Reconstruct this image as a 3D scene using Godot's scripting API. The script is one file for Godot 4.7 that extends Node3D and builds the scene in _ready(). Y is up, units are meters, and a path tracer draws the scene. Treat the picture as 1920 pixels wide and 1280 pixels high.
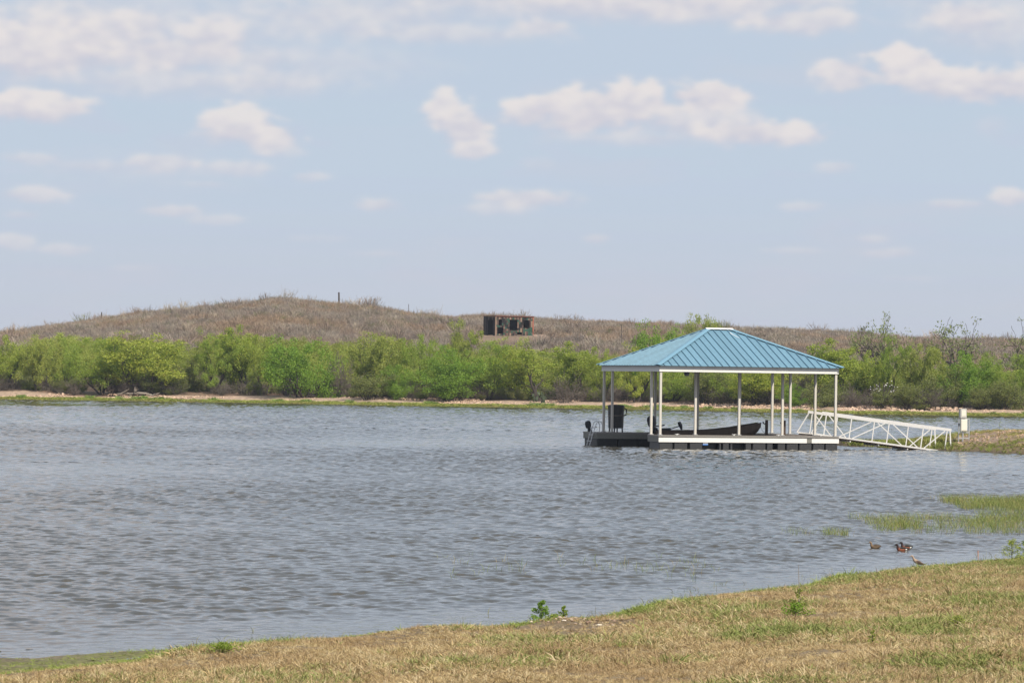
extends Node3D
# A farm pond seen over a long lens: floating boat dock with a blue hipped roof, white gangway, mesquite bank, brushy hill.

const FAR_SHORE := [[-400, -372], [-120, -366], [-56.17, -366.53], [-41.47, -366.13], [-26.57, -362.54], [-11.86, -355.94], [-0.47, -354.42], [16.29, -349.21], [29.14, -336.41], [39.24, -330.78], [50.89, -330.92], [80, -322], [160, -312], [400, -300]]
const CREST := [[-400, 5], [-200, 6], [-86, 8.33], [-77.07, 9.97], [-68.13, 11.17], [-59.19, 12.28], [-50.24, 13.3], [-43.09, 14.29], [-38.62, 14.71], [-32.34, 14.17], [-25.17, 13.65], [-17.99, 12.85], [-9.92, 12.15], [-0.06, 12.02], [12.48, 11.65], [21.45, 11.42], [30.41, 11.18], [39.37, 10.86], [48.33, 10.62], [57.29, 10.39], [66.26, 9.71], [75.21, 9.56], [85.97, 9.35], [140, 9], [400, 7]]
const NEAR_SHORE := [[-7.44, -34.47], [-6.44, -35.01], [-5.47, -36.01], [-4.9, -36.87], [-4.5, -37.49], [-3.84, -38.59], [-3.36, -39.52], [-2.57, -40.91], [-1.69, -41.96], [-0.64, -43.1], [0.33, -43.96], [1.06, -45.16], [1.85, -46.96], [2.39, -48.68], [3.2, -50.49], [4.62, -52.87], [5.74, -55.62], [6.91, -57.99], [8.07, -59.69], [9.56, -61.92], [11.81, -64.54]]
# kind, x, z, height, half width, label
const TREES := [
	["m", -58.28, -382.51, 6.22, 3.06, "feathery green mesquite cut by the left edge of the picture"],
	["m", -53.79, -378.47, 5.75, 2.3, "second mesquite from the left edge, low and yellow-green"],
	["m", -51.44, -384.4, 5.78, 1.97, "narrow green mesquite between the left-edge trees and the broad ones"],
	["m", -46.63, -379.27, 5.97, 2.91, "rounded yellow-green mesquite just left of the driftwood pile"],
	["m", -41.28, -378.09, 6.28, 3.87, "broad bright mesquite with two dark leaning stems above the driftwood pile"],
	["o", -37.19, -380.1, 4.05, 1.7, "dull olive thicket below the tall forked mesquite, right of the driftwood"],
	["f", -33.93, -378.32, 7.47, 2.9, "tallest mesquite on the left bank, dark forked limbs showing through"],
	["m", -30.66, -380.53, 6.82, 2.56, "pale green mesquite right of the tall forked one"],
	["m", -27.91, -377.87, 6.34, 2.05, "slim mesquite left of the round deep-green tree"],
	["g", -23.19, -371.03, 6.03, 3.56, "round deep-green tree standing forward on the left bank"],
	["d", -18.85, -372.09, 4.55, 1.31, "grey leafless shrub right of the round deep-green tree"],
	["m", -15.43, -375.55, 6.78, 3, "tall airy mesquite straight below the bare hilltop slope"],
	["o", -15.77, -366.7, 2.81, 2.46, "low olive bush at the gravel edge below the airy mesquite"],
	["g", -12.74, -367.34, 3.55, 1.76, "small bright round bush in front of the airy mesquite"],
	["m", -9.97, -373.69, 6.54, 2.51, "light green mesquite left of the tall tree by the shack"],
	["g", -7.06, -365.3, 5.44, 3.04, "spreading bright bush with dark low stems, in front of the tall tree by the shack"],
	["f", -6.12, -387.18, 8.56, 3.84, "tall open mesquite reaching up to the left end of the shack"],
	["m", -2.41, -368.68, 6.29, 2.71, "leafy mesquite directly below the camouflaged shack"],
	["m", 0.19, -376.23, 5.86, 2.17, "small mesquite behind the one with the prickly pear, right of the shack"],
	["f", 3.21, -364.29, 6.27, 3.38, "wide mesquite with a dark trunk and prickly pear at its foot"],
	["d", 5.84, -361.47, 3.1, 1.5, "tangled grey dead shrub right of the prickly pear"],
	["m", 7.64, -369.91, 5.79, 2.48, "soft green mesquite left of the blue roof corner"],
	["m", 10.16, -365.12, 5.49, 1.87, "mesquite right at the left corner of the blue roof"],
	["f", 13.46, -361.1, 6.55, 3, "mesquite with thick dark trunk seen through the left dock posts"],
	["g", 17.56, -383.96, 7.89, 3.07, "green tree rising behind the left slope of the blue roof"],
	["m", 22.1, -391.44, 9.09, 2.5, "yellow-green treetop showing just above the roof ridge"],
	["m", 17.5, -361.03, 3.72, 2.42, "green mesquite seen under the roof beside the front corner post"],
	["o", 20.72, -356.82, 3.7, 2.28, "dull mesquite seen under the roof left of the middle post"],
	["m", 23.73, -355.82, 3.73, 2.28, "brownish green mesquite seen under the roof behind the middle post"],
	["m", 26.66, -350.9, 3.88, 2.47, "leafy mesquite seen under the roof between the inner posts"],
	["d", 30.76, -355.52, 3.83, 1.59, "grey shrub seen under the right part of the roof"],
	["g", 29.27, -347.34, 2.19, 1.44, "small bright bush at the gravel edge under the right part of the roof"],
	["o", 32.2, -344.72, 2.63, 1.76, "dark olive bush seen between the two right dock posts"],
	["m", 34.96, -353.17, 6.25, 2.6, "mesquite beside the right corner of the blue roof"],
	["m", 37.81, -356.59, 5.64, 2.17, "mesquite between the roof corner and the taller one with the white-specked snag"],
	["f", 40, -352.79, 7.11, 2.6, "taller mesquite rising behind the white-specked snag"],
	["o", 38.06, -341.45, 2.06, 1.64, "dark olive bush on the gravel below the white-specked snag"],
	["o", 40.61, -341.8, 2.36, 1.64, "olive bush second right of the white-specked snag"],
	["m", 43.26, -350.83, 6.12, 2.24, "yellow-green mesquite right of the white-specked snag"],
	["o", 45.1, -346.85, 3.89, 2, "loose olive thicket left of the electrical pedestal"],
	["g", 47.12, -347.87, 5.26, 2.34, "green mesquite behind the electrical pedestal"],
	["m", 49.86, -349.91, 5.31, 2.01, "mesquite second from the right edge of the picture"],
	["o", 47.92, -340.88, 2.52, 1.64, "dark olive bush right of the electrical pedestal"],
	["o", 50.43, -340.91, 2.88, 1.85, "dark olive bush in the right corner of the far bank"],
	["m", 52.72, -347.36, 5.39, 2, "yellow-green mesquite cut by the right edge of the picture"],
	["d", 35.26, -344, 2.28, 1.32, "brown leafless shrub on the gravel right of the dock"],
	["b", 47.06, -425.87, 7.45, 4.22, "gnarled half-bare tree on the skyline above the white-specked snag"],
	["b", 58.33, -423.64, 7.34, 5.08, "gnarled half-bare tree on the skyline above the electrical pedestal"],
	["b", 64.39, -416.79, 6.77, 3.67, "gnarled branch tips of a tree at the right edge of the skyline"],
]

var rng := RandomNumberGenerator.new()
var nz := FastNoiseLite.new()      # fine fbm noise
var nl := FastNoiseLite.new()      # broad noise
var used := {}
var M := {}

# ---------------------------------------------------------------- mesh building
class MB:
	var v := PackedVector3Array()
	var n := PackedVector3Array()
	var c := PackedColorArray()
	var ix := PackedInt32Array()
	var col := Color(1, 1, 1)

	func tri(a: Vector3, b: Vector3, d: Vector3) -> void:   # a, b, d counter-clockwise from outside
		var k := v.size()
		var m := (b - a).cross(d - a).normalized()
		v.append(a); v.append(b); v.append(d)
		n.append(m); n.append(m); n.append(m)
		c.append(col); c.append(col); c.append(col)
		ix.append(k); ix.append(k + 2); ix.append(k + 1)

	func quad(a: Vector3, b: Vector3, d: Vector3, e: Vector3) -> void:
		var k := v.size()
		var m := (d - a).cross(e - b).normalized()
		v.append(a); v.append(b); v.append(d); v.append(e)
		for i in 4:
			n.append(m); c.append(col)
		ix.append_array([k, k + 2, k + 1, k, k + 3, k + 2])

	func box(o: Vector3, s: Vector3, b := Basis(), bevel := 0.0) -> void:
		var x := b.x * s.x * 0.5
		var y := b.y * s.y * 0.5
		var z := b.z * s.z * 0.5
		if bevel > 0.0:
			var ax := [x, y, z]
			var un := [b.x, b.y, b.z]
			for i in 3:
				var p: Vector3 = ax[i]
				var q: Vector3 = ax[(i + 1) % 3] - un[(i + 1) % 3] * bevel
				var r: Vector3 = ax[(i + 2) % 3] - un[(i + 2) % 3] * bevel
				quad(o + p - q - r, o + p + q - r, o + p + q + r, o + p - q + r)
				quad(o - p - q + r, o - p + q + r, o - p + q - r, o - p - q - r)
				# bevels along axis i
				var pl: Vector3 = p - un[i] * bevel
				var Q: Vector3 = ax[(i + 1) % 3]
				var R: Vector3 = ax[(i + 2) % 3]
				for sq in [-1.0, 1.0]:
					for sr in [-1.0, 1.0]:
						var e1: Vector3 = o + Q * sq + r * sr
						var e2: Vector3 = o + q * sq + R * sr
						if sq * sr > 0:
							quad(e1 - pl, e2 - pl, e2 + pl, e1 + pl)
						else:
							quad(e1 + pl, e2 + pl, e2 - pl, e1 - pl)
			return
		quad(o + x - y - z, o + x + y - z, o + x + y + z, o + x - y + z)
		quad(o - x - y + z, o - x + y + z, o - x + y - z, o - x - y - z)
		quad(o + y - z - x, o + y + z - x, o + y + z + x, o + y - z + x)
		quad(o - y - z + x, o - y + z + x, o - y + z - x, o - y - z - x)
		quad(o + z - x - y, o + z + x - y, o + z + x + y, o + z - x + y)
		quad(o - z - x + y, o - z + x + y, o - z + x - y, o - z - x - y)

	func bar(p: Vector3, q: Vector3, w: float, h: float, up := Vector3.UP) -> void:
		var t := (q - p)
		var l := t.length()
		t = t / l
		if absf(t.dot(up)) > 0.98:
			up = Vector3.RIGHT
		var s := up.cross(t).normalized()
		box((p + q) * 0.5, Vector3(w, h, l), Basis(s, t.cross(s), t))

	# ring radii: float or Vector2(side, other); cols: one colour per ring
	func tube(pts: Array, rad: Array, sides := 6, side := Vector3.ZERO, cols := [], caps := true) -> void:
		var base := v.size()
		var k := pts.size()
		for i in k:
			var t: Vector3 = (pts[mini(i + 1, k - 1)] - pts[maxi(i - 1, 0)]).normalized()
			var s := side
			if s == Vector3.ZERO:
				s = t.cross(Vector3.UP if absf(t.y) < 0.9 else Vector3.RIGHT)
			s = (s - t * t.dot(s)).normalized()
			var w := t.cross(s)
			var r: Vector2 = rad[i] if rad[i] is Vector2 else Vector2(rad[i], rad[i])
			for j in sides:
				var a := TAU * j / sides
				v.append(pts[i] + s * cos(a) * r.x + w * sin(a) * r.y)
				n.append((s * cos(a) * r.y + w * sin(a) * r.x).normalized())
				c.append(cols[i] if cols.size() > 0 else col)
		for i in k - 1:
			for j in sides:
				var a := base + i * sides + j
				var b := base + i * sides + (j + 1) % sides
				ix.append_array([a, b + sides, b, a, a + sides, b + sides])
		if caps:
			for e in 2:
				var ring := base + (k - 1) * sides * e
				var o := v.size()
				v.append(pts[(k - 1) * e]); n.append(((pts[k - 1] - pts[k - 2]) if e else (pts[0] - pts[1])).normalized()); c.append(cols[(k - 1) * e] if cols.size() > 0 else col)
				for j in sides:
					if e:
						ix.append_array([o, ring + (j + 1) % sides, ring + j])
					else:
						ix.append_array([o, ring + j, ring + (j + 1) % sides])

	func lathe(o: Vector3, prof: Array, sides := 16) -> void:   # prof: [radius, height] from the bottom up
		var pts := []
		var rad := []
		for p in prof:
			pts.append(o + Vector3(0, p[1], 0)); rad.append(maxf(p[0], 0.0005))
		tube(pts, rad, sides, Vector3.RIGHT)

	func mesh() -> ArrayMesh:
		var a := []
		a.resize(Mesh.ARRAY_MAX)
		a[Mesh.ARRAY_VERTEX] = v; a[Mesh.ARRAY_NORMAL] = n; a[Mesh.ARRAY_COLOR] = c; a[Mesh.ARRAY_INDEX] = ix
		var m := ArrayMesh.new()
		m.add_surface_from_arrays(Mesh.PRIMITIVE_TRIANGLES, a)
		return m

# ---------------------------------------------------------------- naming and tagging
func numbered(s: String) -> String:
	used[s] = used.get(s, -1) + 1
	return s if used[s] == 0 else "%s_%03d" % [s, used[s]]

func part(parent: Node3D, called: String, mb: MB, m: Material, label := "") -> MeshInstance3D:
	return part_mesh(parent, called, mb.mesh(), m, label)

func part_mesh(parent: Node3D, called: String, me: Mesh, m: Material, label := "") -> MeshInstance3D:
	var o := MeshInstance3D.new()
	o.name = called
	o.mesh = me
	o.material_override = m
	parent.add_child(o, true)
	if label:
		o.set_meta("label", label)
	return o

func thing(called: String, label: String, category: String, at := Vector3.ZERO, turn := 0.0, group := "") -> Node3D:
	var o := Node3D.new()
	o.name = numbered(called)
	add_child(o)
	o.position = at
	o.rotation.y = turn
	o.set_meta("label", label)
	o.set_meta("category", category)
	if group:
		o.set_meta("group", group)
	return o

func single(called: String, mb: MB, m: Material, label: String, category: String, at := Vector3.ZERO, turn := 0.0, group := "") -> MeshInstance3D:
	var o := MeshInstance3D.new()
	o.name = numbered(called)
	o.mesh = mb.mesh()
	o.material_override = m
	add_child(o)
	o.position = at
	o.rotation.y = turn
	o.set_meta("label", label)
	o.set_meta("category", category)
	if group:
		o.set_meta("group", group)
	return o

func structure(called: String, me: Mesh, m: Material) -> MeshInstance3D:
	var o := MeshInstance3D.new()
	o.name = numbered(called)
	o.mesh = me
	o.material_override = m
	add_child(o)
	o.set_meta("kind", "structure")
	return o

func stuff(called: String, me: Mesh, m: Material, xf: Array, cols: Array, label: String, category: String) -> MultiMeshInstance3D:
	var mm := MultiMesh.new()
	mm.transform_format = MultiMesh.TRANSFORM_3D
	mm.use_colors = true
	mm.mesh = me
	mm.instance_count = xf.size()
	for i in xf.size():
		mm.set_instance_transform(i, xf[i])
		mm.set_instance_color(i, cols[i])
	var o := MultiMeshInstance3D.new()
	o.name = numbered(called)
	o.multimesh = mm
	o.material_override = m
	add_child(o)
	o.set_meta("kind", "stuff")
	o.set_meta("label", label)
	o.set_meta("category", category)
	return o

# ---------------------------------------------------------------- materials
func lin(r: float, g: float, b: float) -> Color:      # a linear base colour for albedo_color
	return Color(r, g, b).linear_to_srgb()

func mat(c: Color, rough := 0.8, metal := 0.0, vertex := false) -> StandardMaterial3D:
	var m := StandardMaterial3D.new()
	m.albedo_color = c.linear_to_srgb()
	m.roughness = rough
	m.metallic = metal
	m.vertex_color_use_as_albedo = vertex
	return m

func noise_tex(freq: float, sd: int, dark: float, light: float, size := 512) -> NoiseTexture2D:
	var f := FastNoiseLite.new()
	f.noise_type = FastNoiseLite.TYPE_SIMPLEX_SMOOTH
	f.seed = sd
	f.frequency = freq
	f.fractal_octaves = 5
	var g := Gradient.new()
	g.set_color(0, Color(dark, dark, dark))
	g.set_color(1, Color(light, light, light))
	var t := NoiseTexture2D.new()
	t.width = size; t.height = size
	t.seamless = true
	t.noise = f
	t.color_ramp = g
	return t

func grain(m: StandardMaterial3D, tex: Texture2D, per_metre: float) -> StandardMaterial3D:
	m.albedo_texture = tex
	m.uv1_triplanar = true
	m.uv1_world_triplanar = true
	m.uv1_scale = Vector3.ONE * per_metre
	return m

func leaf_mat(c: Color) -> StandardMaterial3D:
	var m := mat(c, 0.62, 0.0, true)
	m.metallic_specular = 0.3
	m.cull_mode = BaseMaterial3D.CULL_DISABLED
	m.backlight_enabled = true
	m.backlight = Color(0.75, 0.85, 0.22)
	return m

func make_materials() -> void:
	var blot := noise_tex(0.012, 3, 0.72, 1.0)
	var fine := noise_tex(0.05, 5, 0.6, 1.0)
	M.roof = []
	for k in [1.0, 0.95, 1.04]:
		M.roof.append(grain(mat(Color(0.160, 0.312, 0.425) * k, 0.5), noise_tex(0.02, 8, 0.86, 1.0), 0.5))
	M.cap = mat(Color(0.155, 0.305, 0.415), 0.55)
	M.white = grain(mat(Color(0.84, 0.84, 0.83), 0.5), noise_tex(0.03, 9, 0.9, 1.0), 0.7)
	M.post = grain(mat(Color(0.66, 0.635, 0.585), 0.55), noise_tex(0.03, 10, 0.86, 1.0), 1.2)
	M.galv = mat(Color(0.52, 0.53, 0.54), 0.38, 0.6)
	M.alu = grain(mat(Color(0.84, 0.84, 0.84), 0.5), noise_tex(0.03, 19, 0.88, 1.0), 1.0)
	M.deck = grain(mat(Color(0.30, 0.265, 0.235), 0.8), fine, 1.4)
	M.deck_edge = grain(mat(Color(0.36, 0.345, 0.325), 0.7), fine, 1.1)
	M.trim = grain(mat(Color(0.30, 0.30, 0.27), 0.7), fine, 0.9)
	M.black = grain(mat(Color(0.03, 0.031, 0.034), 0.5), blot, 0.9)
	M.float = grain(mat(Color(0.052, 0.054, 0.058), 0.42), blot, 1.3)
	M.motor = mat(Color(0.012, 0.014, 0.022), 0.3)
	M.hull = grain(mat(Color(0.10, 0.066, 0.048), 0.5), blot, 0.8)
	M.bench = mat(Color(0.16, 0.12, 0.09), 0.7)
	M.wood = grain(mat(Color(0.10, 0.065, 0.05), 0.8), fine, 1.5)
	M.grey_box = mat(Color(0.46, 0.46, 0.44), 0.55)
	M.tan_box = mat(Color(0.70, 0.68, 0.60), 0.55)
	M.blue_label = mat(Color(0.04, 0.17, 0.5), 0.5)
	M.white_label = mat(Color(0.8, 0.8, 0.8), 0.5)
	M.bark = grain(mat(Color(0.075, 0.06, 0.052), 0.9), fine, 1.2)
	M.twig = grain(mat(Color(0.21, 0.175, 0.15), 0.9), fine, 1.2)
	M.snag = mat(Color(1, 1, 1), 0.9, 0.0, true)
	M.drift = grain(mat(Color(0.38, 0.33, 0.28), 0.9), fine, 1.2)
	M.old_post = grain(mat(Color(0.12, 0.095, 0.08), 0.9), fine, 1.2)
	M.painted = mat(Color(1, 1, 1), 0.85, 0.0, true)
	M.brush = mat(Color(1, 1, 1), 0.9, 0.0, true)
	M.stone = mat(Color(1, 1, 1), 0.9, 0.0, true)
	M.feather = mat(Color(1, 1, 1), 0.7, 0.0, true)
	M.grass = leaf_mat(Color(1, 1, 1))
	M.grass.backlight = Color(0.25, 0.25, 0.12)
	M.leaf = [
		leaf_mat(Color(0.325, 0.39, 0.075)), leaf_mat(Color(0.385, 0.43, 0.083)), leaf_mat(Color(0.28, 0.37, 0.070)), leaf_mat(Color(0.335, 0.375, 0.098)),
	]
	M.leaf_deep = leaf_mat(Color(0.22, 0.35, 0.055))
	M.leaf_olive = leaf_mat(Color(0.225, 0.25, 0.095))
	M.leaf_pale = leaf_mat(Color(0.25, 0.285, 0.13))
	M.pear = leaf_mat(Color(0.075, 0.10, 0.06))
	M.pear.backlight_enabled = false
	M.land = grain(mat(Color(1, 1, 1), 0.95, 0.0, true), noise_tex(0.02, 21, 0.68, 1.0), 0.13)
	M.bank = grain(mat(Color(1, 1, 1), 0.95, 0.0, true), noise_tex(0.03, 22, 0.55, 1.0), 0.6)
	var w := mat(Color(0.054, 0.050, 0.038), 0.045)
	w.metallic_specular = 0.35
	var wn := FastNoiseLite.new()
	wn.noise_type = FastNoiseLite.TYPE_SIMPLEX_SMOOTH
	wn.seed = 77
	wn.frequency = 0.02
	wn.fractal_octaves = 4
	var wt := NoiseTexture2D.new()
	wt.width = 512; wt.height = 512; wt.seamless = true; wt.noise = wn; wt.as_normal_map = true; wt.bump_strength = 3.0
	w.normal_enabled = true
	w.normal_texture = wt
	w.normal_scale = 0.35
	w.uv1_triplanar = true
	w.uv1_world_triplanar = true
	w.uv1_scale = Vector3.ONE * 0.35
	M.water = w

# ---------------------------------------------------------------- ground shape
func curve(t: Array, x: float) -> float:
	if x <= t[0][0]:
		return t[0][1]
	for i in range(1, t.size()):
		if x < t[i][0]:
			return lerpf(t[i - 1][1], t[i][1], (x - t[i - 1][0]) / (t[i][0] - t[i - 1][0]))
	return t[t.size() - 1][1]

func far_d(x: float) -> float:
	return -curve(FAR_SHORE, x)

func far_h(x: float, d: float) -> float:
	var s := d - far_d(x)
	if s < 0:
		return maxf(-1.2, 0.07 * s)
	var b := 0.05 * s if s < 4.0 else (0.2 + 0.06 * (s - 4.0) if s < 14.0 else 0.8)
	if s <= 4.0:
		return b
	var t := clampf((d - 385.0) / 175.0, 0, 1)
	var k := pow(sin(t * PI / 2), 1.2)
	var q := clampf((d - 560.0) / 500.0, 0, 1)
	k *= 1.0 - 0.75 * q * q * (3.0 - 2.0 * q)
	return b + (curve(CREST, x * 560.0 / d) - 0.8) * k

func near_z(x: float) -> float:
	if x < -7.44:
		return -34.47 - (x + 7.44) * 0.35
	if x > 11.81:
		return -64.54 - (x - 11.81) * 1.1
	return curve(NEAR_SHORE, x)

func near_h(x: float, z: float) -> float:
	var t := (z - near_z(x)) * 0.75
	if t < 0:
		var wide := clampf(4.4 - (x + 5.4) * 1.25, 0.3, 5.0)
		var u := -t / 0.75 / wide
		var flat := 0.034 + 0.04 * nl.get_noise_2d(x * 12.0, z * 22.0) + 0.02 * nz.get_noise_2d(x * 8.0, z * 14.0) - 0.035 * u
		return maxf(-1.0, lerpf(flat, 0.10 * t, smoothstep(0.5, 1.1, u)))
	var rough := nl.get_noise_2d(x * 15.0 + 50.0, z * 15.0) * 0.05 + nl.get_noise_2d(x * 7.0, z * 7.0) * 0.09
	return 0.09 * (1.0 - exp(-t * 3.5)) + 0.031 * t + rough * clampf(t * 1.5, 0, 1)

func spit_h(x: float, z: float) -> float:      # the low point of land where the gangway lands
	var u := clampf((x - 16.6) / 9.0, 0.0, 1.0)
	var mid := lerpf(-172.0, -165.5, u)
	var half := lerpf(0.4, 11.5, pow(u, 0.62))
	var q := absf(z - mid) / half
	var top := lerpf(0.18, 0.95, smoothstep(0.25, 0.95, u)) + 0.12 * clampf((x - 26.0) / 10.0, 0, 1)
	return top * (1.0 - pow(q, 2.2)) + (nl.get_noise_2d(x * 8.0, z * 8.0) * 0.12 if q < 1.0 else 0.0) - 0.02

func grid(xs: PackedFloat32Array, rows: int, at: Callable, paint: Callable) -> ArrayMesh:
	var k := xs.size()
	var v := PackedVector3Array()
	var c := PackedColorArray()
	var n := PackedVector3Array()
	var ix := PackedInt32Array()
	v.resize(k * rows); c.resize(k * rows); n.resize(k * rows)
	for r in rows:
		for i in k:
			var p: Vector3 = at.call(xs[i], r)
			v[r * k + i] = p
			c[r * k + i] = paint.call(p)
	for r in rows:
		for i in k:
			var dx := v[r * k + mini(i + 1, k - 1)] - v[r * k + maxi(i - 1, 0)]
			var dz := v[mini(r + 1, rows - 1) * k + i] - v[maxi(r - 1, 0) * k + i]
			var m := dx.cross(dz).normalized()
			n[r * k + i] = m if m.y > 0 else -m
	for r in rows - 1:
		for i in k - 1:
			var a := r * k + i
			var b := a + k
			# rows run away from the camera
			ix.append_array([a, b, b + 1, a, b + 1, a + 1])
	var arr := []
	arr.resize(Mesh.ARRAY_MAX)
	arr[Mesh.ARRAY_VERTEX] = v; arr[Mesh.ARRAY_NORMAL] = n; arr[Mesh.ARRAY_COLOR] = c; arr[Mesh.ARRAY_INDEX] = ix
	var me := ArrayMesh.new()
	me.add_surface_from_arrays(Mesh.PRIMITIVE_TRIANGLES, arr)
	return me

func steps(list: Array) -> PackedFloat32Array:      # [[from, to, step], ...]
	var o := PackedFloat32Array()
	for s in list:
		var x: float = s[0]
		while x < s[1] - 0.001:
			o.append(x)
			x += s[2]
	o.append(list[list.size() - 1][1])
	return o

func blend(a: Color, b: Color, t: float) -> Color:
	return a.lerp(b, clampf(t, 0, 1))

func on_track(x: float, d: float) -> bool:
	var mid := 487.0 - 0.10 * (x - 0.0) + 2.0 * sin(x * 0.15)
	return absf(d - mid) < 3.2 and x > -11.0 and x < 19.0

func build_land() -> void:
	# far bank and hill
	var ss := steps([[-8, 0, 2], [0, 16, 1], [16, 90, 5], [90, 170, 3], [170, 260, 6], [260, 600, 40], [600, 3600, 300]])
	var xs := steps([[-700, -120, 40], [-120, 120, 2.5], [120, 700, 40]])
	var at := func(x: float, r: int) -> Vector3:
		var d := far_d(x) + ss[r]
		var h := far_h(x, d)
		if ss[r] > 5:
			h += nl.get_noise_2d(x * 1.2, d * 1.2) * minf(0.6, 0.05 * ss[r])
		return Vector3(x, h, -d)
	var paint := func(p: Vector3) -> Color:
		var d := -p.z
		var s := d - far_d(p.x) + nl.get_noise_2d(p.x * 3.0, p.z * 3.0) * 1.2
		var f := nz.get_noise_2d(p.x * 2.0, p.z * 2.0)
		if s < 0.9:
			return Color(0.11, 0.095, 0.06)
		if s < 4.2:
			return Color(0.19, 0.185, 0.075)
		if s < 11.0:
			return blend(Color(0.60, 0.44, 0.33), Color(0.50, 0.37, 0.27), f + 0.5)
		if s < 40.0:
			return blend(Color(0.24, 0.145, 0.105), Color(0.30, 0.21, 0.14), f + 0.4)
		if on_track(p.x, d):
			return Color(0.50, 0.36, 0.27)
		return blend(Color(0.25, 0.17, 0.125), Color(0.34, 0.25, 0.17), f + 0.4)
	structure("far_bank", grid(xs, ss.size(), at, paint), M.land)
	# near bank
	var ts := steps([[-9, -6, 1], [-6, 1.2, 0.15], [1.2, 33, 0.25], [33, 90, 3]])
	var nx := steps([[-90, -16, 4], [-16, 20, 0.22], [20, 90, 4]])
	var at2 := func(x: float, r: int) -> Vector3:
		var z := near_z(x) + ts[ts.size() - 1 - r]
		return Vector3(x, near_h(x, z), z)
	var paint2 := func(p: Vector3) -> Color:
		var t := (p.z - near_z(p.x)) * 0.75
		var f := nz.get_noise_2d(p.x * 12.0, p.z * 12.0) + 0.5
		if t < -0.1:
			return blend(blend(Color(0.20, 0.165, 0.10), Color(0.28, 0.23, 0.15), f), Color(0.235, 0.235, 0.075), nl.get_noise_2d(p.x * 14.0 + 90.0, p.z * 20.0) * 2.5 + 0.3)
		if t < 0.25:
			return blend(Color(0.14, 0.115, 0.075), Color(0.21, 0.17, 0.11), f)
		return blend(Color(0.24, 0.175, 0.10), Color(0.33, 0.25, 0.145), f)
	structure("near_bank", grid(nx, ts.size(), at2, paint2), M.bank)
	# the point of land by the gangway
	var px := steps([[15.8, 44, 0.35], [44, 120, 8]])
	var at3 := func(x: float, r: int) -> Vector3:
		var z := -150.0 - r * 0.4
		var h := spit_h(x, z)
		return Vector3(x, maxf(h, -0.5), z)
	var paint3 := func(p: Vector3) -> Color:
		var f := nl.get_noise_2d(p.x * 9.0, p.z * 9.0)
		if p.y < 0.07:
			return Color(0.15, 0.12, 0.075)
		if p.x > 21.5 and f > -0.15 and p.y > 0.35:
			return blend(Color(0.40, 0.27, 0.18), Color(0.46, 0.35, 0.25), f + 0.5)
		return blend(Color(0.24, 0.18, 0.09), Color(0.32, 0.24, 0.13), f + 0.5)
	structure("land_spit", grid(px, 80, at3, paint3), M.bank)

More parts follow.
